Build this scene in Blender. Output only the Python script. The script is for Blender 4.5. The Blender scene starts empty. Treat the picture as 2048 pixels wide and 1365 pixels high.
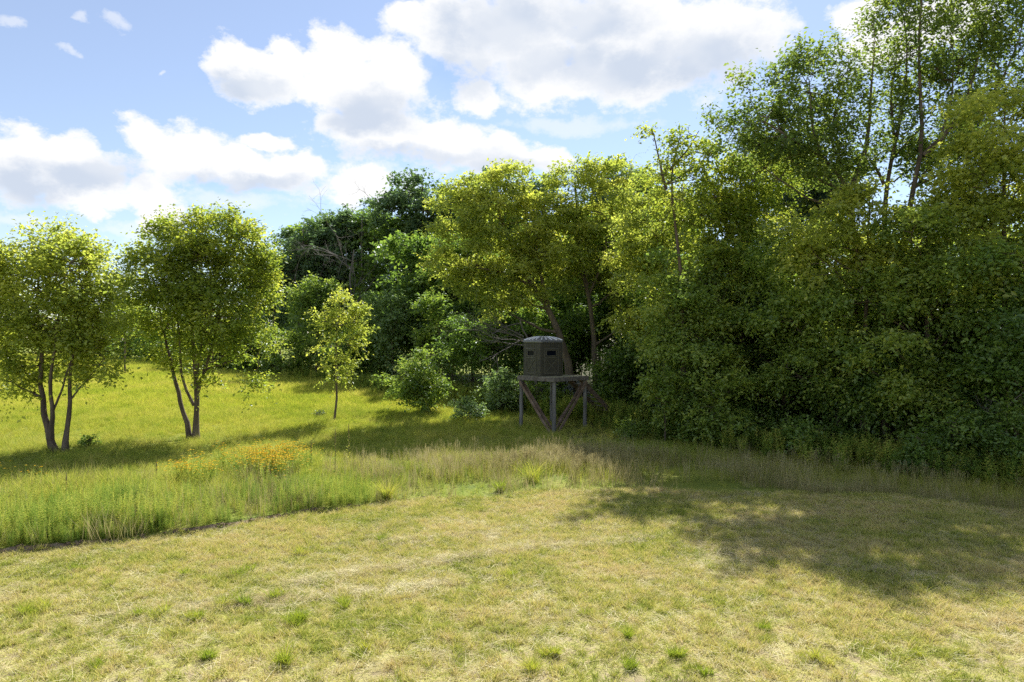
import bpy, math, random
import numpy as np
from mathutils import Vector

# ------------------------------------------------------------------ camera, sky, sun, exposure
scene = bpy.context.scene
COL = scene.collection
R = math.radians
F_PX, CX, HY, CAM_H = 1365.0, 1024.0, 682.5, 4.5      # photo focal length (px), centre, horizon row, eye height (m)

cam_d = bpy.data.cameras.new('camera'); cam_d.lens = 24; cam_d.sensor_width = 36
cam_d.clip_start = 0.1; cam_d.clip_end = 4000
cam = bpy.data.objects.new('camera', cam_d); COL.objects.link(cam)
cam.location = (0, 0, CAM_H); cam.rotation_euler = (R(90), 0, 0)
scene.camera = cam

SUN_EL, SUN_AZ = R(44), R(18)                         # azimuth from +Y (view axis) towards +X
SUN_DIR = Vector((math.sin(SUN_AZ) * math.cos(SUN_EL), math.cos(SUN_AZ) * math.cos(SUN_EL), math.sin(SUN_EL)))
sun_d = bpy.data.lights.new('sun', 'SUN'); sun_d.energy = 4.3; sun_d.angle = R(0.53); sun_d.color = (1.0, 0.965, 0.91)
sun = bpy.data.objects.new('sun', sun_d); COL.objects.link(sun)
sun.rotation_euler = SUN_DIR.to_track_quat('Z', 'Y').to_euler(); sun.location = (20, 60, 80)

scene.view_settings.view_transform = 'Standard'; scene.view_settings.look = 'None'
scene.view_settings.gamma = 1.0; scene.view_settings.use_curve_mapping = False
scene.view_settings.exposure = 1.38
scene.cycles.use_denoising = False
scene.cycles.sample_clamp_indirect = 4.0
scene.cycles.max_bounces = 6; scene.cycles.diffuse_bounces = 4; scene.cycles.transmission_bounces = 4
scene.cycles.glossy_bounces = 2; scene.cycles.caustics_reflective = False; scene.cycles.caustics_refractive = False

world = bpy.data.worlds.new('World'); scene.world = world; world.use_nodes = True
wn, wl = world.node_tree.nodes, world.node_tree.links
wn.clear()


def build_sky():
    def N(t, **kw):
        n = wn.new(t)
        for k, v in kw.items():
            setattr(n, k, v)
        return n

    def math_(op, a, b=None, c=None, clamp=False):
        n = N('ShaderNodeMath', operation=op); n.use_clamp = clamp
        for i, v in enumerate((a, b, c)):
            if v is None:
                continue
            if isinstance(v, (int, float)):
                n.inputs[i].default_value = v
            else:
                wl.new(v, n.inputs[i])
        return n.outputs[0]

    def vm(op, a, b):
        n = N('ShaderNodeVectorMath', operation=op)
        for i, v in enumerate((a, b)):
            if isinstance(v, tuple):
                n.inputs[i].default_value = v
            else:
                wl.new(v, n.inputs[i])
        return n.outputs['Value'] if op == 'LENGTH' else n.outputs[0]

    def smooth(v, lo, hi):
        n = N('ShaderNodeMapRange', interpolation_type='SMOOTHSTEP')
        wl.new(v, n.inputs['Value']); n.inputs['From Min'].default_value = lo; n.inputs['From Max'].default_value = hi
        return n.outputs['Result']

    def noise(vec, scale, detail=6.0, rough=0.55):
        n = N('ShaderNodeTexNoise'); wl.new(vec, n.inputs['Vector'])
        n.inputs['Scale'].default_value = scale; n.inputs['Detail'].default_value = detail; n.inputs['Roughness'].default_value = rough
        return n

    tc = N('ShaderNodeTexCoord')
    sep = N('ShaderNodeSeparateXYZ'); wl.new(tc.outputs['Generated'], sep.inputs[0])
    az = math_('ARCTAN2', sep.outputs[0], sep.outputs[1]); el = math_('ARCSINE', sep.outputs[2])
    comb = N('ShaderNodeCombineXYZ'); wl.new(az, comb.inputs[0]); wl.new(el, comb.inputs[1])
    p = comb.outputs[0]
    st = vm('MULTIPLY', tc.outputs['Generated'], (1, 1, 1.5))
    w1 = noise(st, 9.0, 3.0, 0.5); w2 = noise(st, 32.0, 5.0, 0.62)
    d1 = vm('MULTIPLY', vm('SUBTRACT', w1.outputs['Color'], (.5, .5, .5)), (.07, .05, 0))
    d2 = vm('MULTIPLY', vm('SUBTRACT', w2.outputs['Color'], (.5, .5, .5)), (.034, .028, 0))
    pw = vm('ADD', vm('ADD', p, d1), d2)

    def ang(px, py):
        a = math.atan((px - CX) / F_PX); e = math.atan((HY - py) / F_PX * math.cos(a)); return a, e

    def blobs(lst, vec):
        acc = None
        for (px, py, rx, ry) in lst:
            a, e = ang(px, py)
            k = math.cos(a); sx, sy = F_PX / (rx * k * k), F_PX / (ry * k)
            n = N('ShaderNodeVectorMath', operation='MULTIPLY_ADD')
            wl.new(vec, n.inputs[0]); n.inputs[1].default_value = (sx, sy, 0); n.inputs[2].default_value = (-a * sx, -e * sy, 0)
            v = vm('LENGTH', n.outputs[0], (0, 0, 0))
            acc = v if acc is None else math_('SMOOTH_MIN', acc, v, 0.12)
        return math_('SUBTRACT', 1.0, acc)

    cum = [(905, 50, 150, 75), (1060, 80, 190, 110), (1250, 75, 200, 125), (1400, 80, 170, 110), (1500, 75, 85, 60), (1100, 165, 130, 60),
           (955, 195, 60, 42), (1300, 150, 180, 55), (820, 18, 60, 28),
           (455, 118, 50, 62), (520, 150, 100, 52), (560, 118, 50, 42), (650, 165, 110, 60), (690, 120, 80, 75), (745, 180, 110, 80),
           (790, 130, 80, 60), (765, 265, 150, 75), (880, 285, 130, 58), (985, 310, 120, 48), (1075, 318, 75, 38), (660, 245, 50, 40),
           (50, 330, 130, 85), (120, 300, 70, 50), (290, 285, 75, 60), (385, 310, 110, 62), (490, 335, 120, 50), (580, 345, 90, 52),
           (180, 360, 120, 60), (300, 385, 75, 50), (330, 330, 90, 60), (540, 280, 55, 22), (200, 415, 45, 22), (715, 382, 110, 46),
           (320, 430, 60, 30), (1710, 35, 90, 42), (1760, 95, 130, 55), (1900, 30, 140, 60)]
    thin = [(40, 436, 130, 26), (130, 108, 26, 20), (160, 40, 26, 20), (225, 45, 40, 26), (330, 152, 14, 11), (597, 100, 20, 13), (15, 45, 50, 20),
            (260, 455, 100, 26), (1690, 150, 90, 40), (1150, 250, 260, 30), (700, 350, 300, 30), (450, 400, 250, 35)]
    D = blobs(cum, pw)
    fb = noise(st, 21.0, 8.0, 0.66)
    fine = math_('MULTIPLY', math_('SUBTRACT', fb.outputs['Fac'], 0.5), 1.55)
    D = math_('ADD', D, fine)
    # the same kind of cloud elsewhere in the sky
    sw = vm('MULTIPLY', tc.outputs['Generated'], (1, 1, 2.2))
    g = noise(sw, 3.2, 5.0, 0.56)
    gen = math_('MULTIPLY', math_('SUBTRACT', g.outputs['Fac'], 0.53), 5.0)
    aza = math_('ABSOLUTE', az)
    outw = math_('MAXIMUM', smooth(aza, 0.68, 0.95), smooth(el, 0.46, 0.62))
    gen = math_('SUBTRACT', math_('MULTIPLY', math_('ADD', gen, 1.0), outw), 1.0)
    Dall = math_('MAXIMUM', D, gen)
    alpha = smooth(Dall, -0.12, 0.44)
    tD = math_('ADD', blobs(thin, pw), math_('MULTIPLY', math_('SUBTRACT', fb.outputs['Fac'], 0.5), 1.8))
    thin_a = math_('MULTIPLY', smooth(tD, 0.05, 0.85), 0.55)
    alpha = math_('MAXIMUM', math_('MAXIMUM', alpha, thin_a), 0.17)
    # grey bellies where the cumulus is thick
    bel = [(1010, 60, 150, 60), (1180, 50, 110, 50), (1400, 120, 150, 55), (1120, 130, 170, 40), (1270, 140, 130, 40), (925, 150, 70, 45), (740, 225, 90, 45),
           (700, 250, 70, 30), (500, 165, 70, 24), (840, 315, 160, 22), (480, 365, 150, 20), (200, 350, 110, 30), (60, 370, 90, 40), (1000, 335, 100, 18)]
    B = math_('ADD', blobs(bel, pw), math_('MULTIPLY', math_('SUBTRACT', fb.outputs['Fac'], 0.5), 1.5))
    B = math_('MAXIMUM', smooth(B, -0.45, 0.7), math_('MULTIPLY', smooth(gen, 0.7, 1.6), 0.8))
    puff = smooth(w1.outputs['Fac'], 0.40, 0.62)
    B = math_('MULTIPLY', B, math_('ADD', math_('MULTIPLY', puff, 0.35), 0.65))
    mixc = N('ShaderNodeMix', data_type='RGBA'); wl.new(B, mixc.inputs['Factor'])
    mixc.inputs[6].default_value = (1.0, 1.0, 1.0, 1); mixc.inputs[7].default_value = (0.62, 0.695, 0.82, 1)
    sky = N('ShaderNodeTexSky', sky_type='NISHITA'); sky.sun_disc = False
    sky.sun_elevation = SUN_EL; sky.sun_rotation = SUN_AZ; sky.air_density = 1.0; sky.dust_density = 0.1; sky.ozone_density = 2.0
    bg1 = N('ShaderNodeBackground'); tint = N('ShaderNodeMix', data_type='RGBA', blend_type='MULTIPLY'); tint.inputs['Factor'].default_value = 1; wl.new(sky.outputs[0], tint.inputs[6]); tint.inputs[7].default_value = (1.0, .985, 1.03, 1)
    wl.new(tint.outputs[2], bg1.inputs[0]); bg1.inputs[1].default_value = 0.060
    bg2 = N('ShaderNodeBackground'); wl.new(mixc.outputs[2], bg2.inputs[0]); bg2.inputs[1].default_value = 0.405
    mx = N('ShaderNodeMixShader'); wl.new(alpha, mx.inputs[0]); wl.new(bg1.outputs[0], mx.inputs[1]); wl.new(bg2.outputs[0], mx.inputs[2])
    out = N('ShaderNodeOutputWorld'); wl.new(mx.outputs[0], out.inputs[0])


build_sky()

# ------------------------------------------------------------------ helpers
rng = np.random.default_rng(7)
random.seed(7)


def PX(px, d):
    return (px - CX) / F_PX * d


def PZ(py, d):
    return CAM_H - (py - HY) / F_PX * d


def DG(py):                                           # distance of a ground point at z = 0
    return CAM_H * F_PX / (py - HY)


def sstep(a, b, x):
    t = np.clip((np.asarray(x, float) - a) / (b - a), 0, 1); return t * t * (3 - 2 * t)


BX = np.array([-500, -60, -30, -10.7, -8.67, -7.3, -5.85, -3.63, -1.77, 1.14, 4.1, 7.0, 11.1, 13.4, 20, 40, 500.])
BY = np.array([4, 4, 9.5, 14.3, 14.9, 15.95, 17.2, 18.8, 19.5, 20.5, 20.6, 20.2, 19.5, 17.8, 14.0, 8, 8.])


def edge_y(x):                                        # the line between mown field and meadow
    x = np.asarray(x, float)
    return np.interp(x, BX, BY) + 0.10 * np.sin(x * 1.9) + 0.06 * np.sin(x * 4.7 + 1) + 0.03 * np.sin(x * 11.3)


def gz(x, y):
    x = np.asarray(x, float); y = np.asarray(y, float)
    rise = 1.95 * (1 - np.exp(-np.maximum(0, y - 30) / 48)) + 0.004 * np.maximum(0, y - 150)
    und = 0.05 * np.sin(x * .31 + 1.3) * np.sin(y * .27) + 0.03 * np.sin(x * .9 + y * .6)
    v = y - edge_y(x)
    bank = (0.02 + 0.13 * sstep(-2, -7, x)) * sstep(-0.03, 0.10, v) * (0.75 + .25 * np.sin(x * 2.3))
    return rise + und * 0.6 + bank


def gz1(x, y):
    return float(gz(x, y))


def np_mesh(name, V, Fq, mats=(), smooth=False, mi=None, attrs=None):
    V = np.asarray(V, np.float32).reshape(-1, 3); Fq = np.asarray(Fq, np.int32)
    me = bpy.data.meshes.new(name); k = Fq.shape[1]; n = len(Fq)
    me.vertices.add(len(V)); me.vertices.foreach_set('co', V.ravel())
    me.loops.add(n * k); me.loops.foreach_set('vertex_index', Fq.ravel())
    me.polygons.add(n); me.polygons.foreach_set('loop_start', np.arange(0, n * k, k, dtype=np.int32))
    try:
        me.polygons.foreach_set('loop_total', np.full(n, k, np.int32))
    except Exception:
        pass
    if mi is not None:
        me.polygons.foreach_set('material_index', np.asarray(mi, np.int32))
    me.polygons.foreach_set('use_smooth', np.full(n, smooth, bool))
    for m in mats:
        me.materials.append(m)
    for an, av in (attrs or {}).items():
        a = me.attributes.new(an, 'FLOAT', 'POINT'); a.data.foreach_set('value', np.asarray(av, np.float32))
    me.update(calc_edges=True)
    return me


def link(name, me, parent=None, loc=(0, 0, 0), rot=(0, 0, 0)):
    o = bpy.data.objects.new(name, me); COL.objects.link(o); o.location = loc; o.rotation_euler = rot
    if parent:
        o.parent = parent
    return o


def tag(o, label, cat, group=None, kind=None):
    if label: o['label'] = label
    if cat: o['category'] = cat
    if group: o['group'] = group
    if kind: o['kind'] = kind
    return o


def thing(name, label, cat, loc, rz=0.0, group=None):
    o = link(name, None, None, loc, (0, 0, rz)); return tag(o, label, cat, group)


class Geo:                                            # collects quads for one mesh
    def __init__(self):
        self.V = []; self.Q = []; self.n = 0

    def add(self, V, Q):
        V = np.asarray(V, float).reshape(-1, 3)
        self.V.append(V); self.Q.append(np.asarray(Q, int) + self.n); self.n += len(V)

    def tube(self, pts, radii, sides=6, cap=False, wob=0.0, rg=None):
        P = np.asarray(pts, float); n = len(P)
        T = np.gradient(P, axis=0); T /= np.linalg.norm(T, axis=1)[:, None] + 1e-9
        ref = np.array([0.0, 0, 1]) if abs(T[0][2]) < .9 else np.array([1.0, 0, 0])
        A = np.cross(T, ref); A /= np.linalg.norm(A, axis=1)[:, None] + 1e-9
        B = np.cross(T, A)
        th = np.arange(sides) / sides * 2 * np.pi
        rr = np.asarray(radii, float)[:, None] * np.ones((1, sides))
        if wob and rg is not None:
            rr = rr * (1 + wob * rg.normal(0, 1, (n, sides)))
        V = P[:, None, :] + rr[:, :, None] * (np.cos(th)[None, :, None] * A[:, None, :] + np.sin(th)[None, :, None] * B[:, None, :])
        i = np.arange(n - 1)[:, None] * sides; j = np.arange(sides)[None, :]; j2 = (j + 1) % sides
        Q = np.stack([i + j, i + j2, i + sides + j2, i + sides + j], -1).reshape(-1, 4)
        self.add(V, Q)

    def box(self, c, s, ax=None):                     # centre, full sizes, optional 3 axes
        c = np.asarray(c, float); h = np.asarray(s, float) / 2
        ax = np.eye(3) if ax is None else np.asarray(ax, float)
        sg = np.array([[x, y, z] for z in (-1, 1) for y in (-1, 1) for x in (-1, 1)], float)
        V = c + (sg * h) @ ax
        self.add(V, [[0, 2, 3, 1], [4, 5, 7, 6], [0, 1, 5, 4], [2, 6, 7, 3], [0, 4, 6, 2], [1, 3, 7, 5]])

    def bar(self, a, b, w, t, up=(0, 0, 1)):          # plank from a to b, width w (along 'up' side), thickness t
        a = np.asarray(a, float); b = np.asarray(b, float); d = b - a; L = np.linalg.norm(d); d = d / L
        s = np.cross(d, np.asarray(up, float)); s /= np.linalg.norm(s); u = np.cross(s, d)
        self.box((a + b) / 2, (L, t, w), np.array([d, s, u]))

    def mesh(self, name, mats, smooth=False, attrs=None):
        return np_mesh(name, np.concatenate(self.V), np.concatenate(self.Q), mats, smooth, attrs=attrs)

    def build(self, name, mat, parent=None, smooth=False, loc=(0, 0, 0), bevel=0.0):
        o = link(name, self.mesh(name, [mat], smooth), parent, loc)
        if bevel:
            m = o.modifiers.new('bevel', 'BEVEL'); m.width = bevel; m.segments = 1; m.limit_method = 'ANGLE'
        return o


# ------------------------------------------------------------------ materials
def new_mat(name):
    m = bpy.data.materials.new(name); m.use_nodes = True; m.node_tree.nodes.clear(); return m, m.node_tree.nodes, m.node_tree.links


def ramp_node(nn, stops):
    r = nn.new('ShaderNodeValToRGB'); e = r.color_ramp.elements
    while len(e) < len(stops):
        e.new(0.5)
    for i, (pos, c) in enumerate(stops):
        e[i].position = pos; e[i].color = (*c, 1)
    return r


def leaf_mat(name, cols, trans, tmix=0.5, gloss=0.05, rough=0.42):
    """cols: list of leaf reflect colours picked per leaf; trans: tint of the light that passes through"""
    m, nn, ll = new_mat(name)
    at = nn.new('ShaderNodeAttribute'); at.attribute_name = 'var'
    n = len(cols)
    rp = ramp_node(nn, [(i / max(1, n - 1), c) for i, c in enumerate(cols)]); ll.new(at.outputs['Fac'], rp.inputs[0])
    mul = nn.new('ShaderNodeMix'); mul.data_type = 'RGBA'; mul.blend_type = 'MULTIPLY'; mul.inputs['Factor'].default_value = 1
    ll.new(rp.outputs[0], mul.inputs[6]); mul.inputs[7].default_value = (*trans, 1)
    d = nn.new('ShaderNodeBsdfDiffuse'); ll.new(rp.outputs[0], d.inputs[0])
    t = nn.new('ShaderNodeBsdfTranslucent'); ll.new(mul.outputs[2], t.inputs[0])
    mx = nn.new('ShaderNodeMixShader'); mx.inputs[0].default_value = tmix; ll.new(d.outputs[0], mx.inputs[1]); ll.new(t.outputs[0], mx.inputs[2])
    g = nn.new('ShaderNodeBsdfGlossy'); g.inputs['Roughness'].default_value = rough; g.inputs[0].default_value = (.9, .95, 1, 1)
    mg = nn.new('ShaderNodeMixShader'); mg.inputs[0].default_value = gloss; ll.new(mx.outputs[0], mg.inputs[1]); ll.new(g.outputs[0], mg.inputs[2])
    o = nn.new('ShaderNodeOutputMaterial'); ll.new(mg.outputs[0], o.inputs[0])
    return m


def grass_mat(name, stops, trans=(1.5, 1.5, 0.7), tmix=0.4, patch=0.35, fine=3.0, wrand=0.4, gloss=0.0):
    """colour from patches on the ground (world position) and from the single clump"""
    m, nn, ll = new_mat(name)
    ge = nn.new('ShaderNodeNewGeometry')
    a = nn.new('ShaderNodeTexNoise'); a.inputs['Scale'].default_value = patch; a.inputs['Detail'].default_value = 4; ll.new(ge.outputs['Position'], a.inputs['Vector'])
    b = nn.new('ShaderNodeTexNoise'); b.inputs['Scale'].default_value = fine; b.inputs['Detail'].default_value = 3; ll.new(ge.outputs['Position'], b.inputs['Vector'])
    oi = nn.new('ShaderNodeObjectInfo')
    def mth(op, x, y):
        k = nn.new('ShaderNodeMath'); k.operation = op
        for i, v in enumerate((x, y)):
            if isinstance(v, (int, float)): k.inputs[i].default_value = v
            else: ll.new(v, k.inputs[i])
        return k.outputs[0]
    at = nn.new('ShaderNodeAttribute'); at.attribute_name = 'var'
    s = mth('ADD', mth('MULTIPLY', mth('SUBTRACT', a.outputs['Fac'], .5), 1.9), mth('MULTIPLY', mth('SUBTRACT', b.outputs['Fac'], .5), 1.3))
    s = mth('ADD', s, mth('MULTIPLY', mth('SUBTRACT', oi.outputs['Random'], .5), wrand))
    s = mth('ADD', s, mth('MULTIPLY', mth('SUBTRACT', at.outputs['Fac'], .5), wrand * 1.2))
    s = mth('ADD', s, .5)
    rp = ramp_node(nn, stops); ll.new(s, rp.inputs[0])
    mul = nn.new('ShaderNodeMix'); mul.data_type = 'RGBA'; mul.blend_type = 'MULTIPLY'; mul.inputs['Factor'].default_value = 1
    ll.new(rp.outputs[0], mul.inputs[6]); mul.inputs[7].default_value = (*trans, 1)
    d = nn.new('ShaderNodeBsdfDiffuse'); ll.new(rp.outputs[0], d.inputs[0])
    t = nn.new('ShaderNodeBsdfTranslucent'); ll.new(mul.outputs[2], t.inputs[0])
    mx = nn.new('ShaderNodeMixShader'); mx.inputs[0].default_value = tmix; ll.new(d.outputs[0], mx.inputs[1]); ll.new(t.outputs[0], mx.inputs[2])
    o = nn.new('ShaderNodeOutputMaterial'); ll.new(mx.outputs[0], o.inputs[0])
    return m


def solid_mat(name, stops, scale=6.0, detail=6.0, rough=0.8, bump=0.3, bscale=None, stretch=(1, 1, 1), metal=0.0, spec=0.3, coord='Object', bdist=0.02):
    m, nn, ll = new_mat(name)
    tc = nn.new('ShaderNodeTexCoord'); mp = nn.new('ShaderNodeMapping'); mp.inputs['Scale'].default_value = stretch
    if coord == 'World':
        ge = nn.new('ShaderNodeNewGeometry'); ll.new(ge.outputs['Position'], mp.inputs[0])
    else:
        ll.new(tc.outputs[coord], mp.inputs[0])
    n = nn.new('ShaderNodeTexNoise'); n.inputs['Scale'].default_value = scale; n.inputs['Detail'].default_value = detail; n.inputs['Roughness'].default_value = .6
    ll.new(mp.outputs[0], n.inputs['Vector'])
    rp = ramp_node(nn, stops); ll.new(n.outputs['Fac'], rp.inputs[0])
    p = nn.new('ShaderNodeBsdfPrincipled'); ll.new(rp.outputs[0], p.inputs['Base Color'])
    p.inputs['Roughness'].default_value = rough; p.inputs['Metallic'].default_value = metal; p.inputs['Specular IOR Level'].default_value = spec
    if bump:
        n2 = nn.new('ShaderNodeTexNoise'); n2.inputs['Scale'].default_value = bscale or scale * 2; n2.inputs['Detail'].default_value = 6
        ll.new(mp.outputs[0], n2.inputs['Vector'])
        bp = nn.new('ShaderNodeBump'); bp.inputs['Strength'].default_value = bump; bp.inputs['Distance'].default_value = bdist
        ll.new(n2.outputs['Fac'], bp.inputs['Height']); ll.new(bp.outputs[0], p.inputs['Normal'])
    o = nn.new('ShaderNodeOutputMaterial'); ll.new(p.outputs[0], o.inputs[0])
    return m


M = {}
M['elder_yellow'] = leaf_mat('elder_yellow_leaf', [(.19, .255, .045), (.30, .36, .06), (.39, .43, .075), (.48, .485, .095)], (1.5, 1.45, 1.1), .58, .03)
M['elder_green'] = leaf_mat('elder_green_leaf', [(.13, .205, .032), (.21, .28, .04), (.29, .345, .048), (.40, .42, .06)], (1.6, 1.5, 1.1), .56, .03)
M['olive'] = leaf_mat('olive_leaf', [(.14, .22, .046), (.215, .305, .058), (.30, .375, .07), (.42, .46, .08)], (1.55, 1.5, 1.1), .54, .03)
M['deep'] = leaf_mat('deep_green_leaf', [(.09, .16, .036), (.135, .22, .045), (.19, .28, .052), (.29, .365, .06)], (1.5, 1.5, 1), .5, .03, .4)
M['oak'] = leaf_mat('oak_leaf', [(.085, .145, .065), (.12, .19, .08), (.155, .235, .09), (.21, .285, .10)], (1.35, 1.4, 1), .45, .04, .45)
M['silver'] = leaf_mat('silver_green_leaf', [(.12, .20, .065), (.175, .26, .085), (.22, .305, .10), (.28, .36, .12)], (1.4, 1.4, 1), .48, .04, .45)
M['bush'] = leaf_mat('bush_leaf', [(.11, .185, .038), (.165, .25, .046), (.225, .31, .055), (.31, .365, .065)], (1.5, 1.45, 1), .5, .03)
M['elm'] = leaf_mat('elm_leaf', [(.09, .15, .034), (.135, .20, .042), (.185, .25, .05), (.25, .305, .06)], (1.5, 1.45, 1), .5, .03)
M['pine'] = leaf_mat('pine_needle', [(.03, .06, .028), (.042, .08, .036), (.06, .105, .044)], (1.1, 1.2, .8), .2, .03, .5)
M['juniper'] = leaf_mat('juniper_needle', [(.04, .07, .032), (.065, .105, .045)], (1.1, 1.2, .8), .2, .03, .5)
M['bark'] = solid_mat('bark', [(.25, (.05, .037, .028)), (.5, (.12, .09, .068)), (.78, (.22, .175, .14))], 5, 8, .92, .9, 14, (1, 1, .22))
M['bark_tan'] = solid_mat('bark_tan', [(.25, (.06, .047, .032)), (.5, (.12, .095, .066)), (.78, (.19, .155, .11))], 5, 8, .92, .8, 14, (1, 1, .25))
M['deadwood'] = solid_mat('deadwood', [(.3, (.09, .08, .068)), (.7, (.20, .18, .16))], 6, 6, .9, .5, 14, (1, 1, .3))
M['mown_blade'] = grass_mat('mown_blade', [(.05, (.24, .30, .055)), (.30, (.40, .425, .09)), (.55, (.52, .50, .155)), (.78, (.60, .545, .23)), (.97, (.57, .475, .27))], (1.1, 1.05, .8), .35, .42, 2.4, .6)
M['straw'] = grass_mat('straw', [(.1, (.38, .32, .16)), (.5, (.54, .48, .27)), (.9, (.66, .61, .39))], (1, 1, .9), .25, .8, 5, .6)
M['tuft_blade'] = grass_mat('tuft_blade', [(.1, (.19, .26, .04)), (.5, (.28, .345, .055)), (.9, (.42, .41, .12))], (1.35, 1.35, .6), .45, .8, 5, .6)
M['meadow_blade'] = grass_mat('meadow_blade', [(.06, (.20, .28, .05)), (.33, (.31, .37, .065)), (.6, (.41, .435, .08)), (.95, (.47, .45, .135))], (1.25, 1.2, .8), .38, .22, 1.6, .7)
M['far_blade'] = grass_mat('far_blade', [(.06, (.23, .31, .045)), (.33, (.35, .41, .055)), (.6, (.45, .48, .068)), (.95, (.50, .47, .13))], (1.25, 1.2, .8), .38, .12, 1.0, .6)
M['weed_leaf'] = grass_mat('weed_leaf', [(.08, (.15, .24, .05)), (.33, (.24, .33, .065)), (.6, (.34, .41, .08)), (.95, (.46, .46, .12))], (1.3, 1.25, .85), .4, .5, 2.2, .9)
M['panicle'] = grass_mat('panicle', [(.1, (.24, .215, .10)), (.5, (.35, .32, .155)), (.9, (.46, .42, .23))], (1.1, 1, .9), .35, .8, 5, .6)
M['petal'] = grass_mat('petal', [(.1, (.55, .33, .02)), (.5, (.62, .42, .03)), (.9, (.68, .50, .06))], (1.1, 1.1, .8), .3, .8, 5, .6)
M['flower_eye'] = solid_mat('flower_eye', [(.3, (.05, .025, .012)), (.7, (.10, .05, .02))], 40, 2, .9, 0)


def ground_mat():
    m = {}
    m['mown'] = solid_mat('mown_thatch', [(.28, (.20, .155, .10)), (.42, (.29, .24, .135)), (.52, (.33, .295, .13)), (.62, (.31, .295, .10)), (.76, (.40, .35, .19))], 3.4, 10, .95, 1.0, 26, coord='World', spec=.1, bdist=.03)
    m['soil'] = solid_mat('bare_soil', [(.3, (.10, .072, .05)), (.5, (.19, .14, .10)), (.7, (.33, .27, .20))], 7, 9, .95, 1.0, 30, coord='World', spec=.1, bdist=.04)
    m['meadow'] = solid_mat('meadow_turf', [(.25, (.085, .12, .028)), (.42, (.15, .185, .032)), (.58, (.20, .22, .04)), (.75, (.24, .235, .07))], .55, 9, .95, 1.0, 9, coord='World', spec=.1, bdist=.10)
    m['litter'] = solid_mat('leaf_litter', [(.3, (.035, .035, .018)), (.55, (.07, .07, .03)), (.75, (.12, .10, .06))], 2, 8, .95, .8, 16, coord='World', spec=.1, bdist=.05)
    return m


GM = ground_mat()

# ------------------------------------------------------------------ ground: one sheet whose rows follow the mowing line
def build_ground():
    xs = np.unique(np.concatenate([-np.geomspace(600, 40, 16), np.linspace(-40, -14, 40), np.linspace(-14, 17, 190), np.linspace(17, 45, 40), np.geomspace(45, 600, 16)]))
    vs = np.concatenate([-np.geomspace(250, 22, 8), np.linspace(-20, -1, 60), [-.7, -.45, -.3, -.18, -.1, -.05, 0, .04, .08, .13, .2, .3, .45, .7], np.linspace(1, 16, 46), np.linspace(17, 60, 44), np.geomspace(63, 1500, 26)])
    X, Vv = np.meshgrid(xs, vs); Y = Vv + edge_y(X)
    Z = gz(X, Y)
    near = (np.abs(X) < 20) & (Y < 30)
    Z = Z + near * rng.normal(0, .012, Z.shape)
    nx, nv = len(xs), len(vs)
    i = np.arange(nv - 1)[:, None] * nx; j = np.arange(nx - 1)[None, :]
    Q = np.stack([i + j, i + j + 1, i + nx + j + 1, i + nx + j], -1).reshape(-1, 4)
    vm_ = np.repeat((vs[:-1] + vs[1:]) / 2, nx - 1); xm = np.tile((xs[:-1] + xs[1:]) / 2, nv - 1); ym = vm_ + edge_y(xm)
    mi = np.where(vm_ < -.06 - .12 * (np.sin(xm * 3.1) > .5) * (xm < 0), 0, np.where((vm_ < .14) & (xm < -2.5) & (np.sin(xm * 1.7) + .7 * np.sin(xm * 4.1) > -.6), 1, 2))
    woods = (ym > 31 - 0.62 * np.maximum(0, xm - 9)) & (xm > 2) & (vm_ > 2)
    mi = np.where(woods, 3, mi)
    me = np_mesh('ground', np.stack([X, Y, Z], -1), Q, [GM['mown'], GM['soil'], GM['meadow'], GM['litter']], True, mi)
    o = link('ground', me); o['kind'] = 'structure'


build_ground()

# ------------------------------------------------------------------ trees
def bez(a, b, c, n):
    t = np.linspace(0, 1, n)[:, None]; return (1 - t) ** 2 * a + 2 * t * (1 - t) * b + t * t * c


def resample(pts, n, rg, wob):
    P = np.asarray(pts, float); s = np.r_[0, np.cumsum(np.linalg.norm(np.diff(P, axis=0), axis=1))]
    t = np.linspace(0, s[-1], n); Q = np.stack([np.interp(t, s, P[:, k]) for k in range(3)], 1)
    for _ in range(2):
        Q[1:-1] = (Q[:-2] + 2 * Q[1:-1] + Q[2:]) / 4
    Q[1:-1] += rg.normal(0, wob, (n - 2, 3))
    return Q


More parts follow.
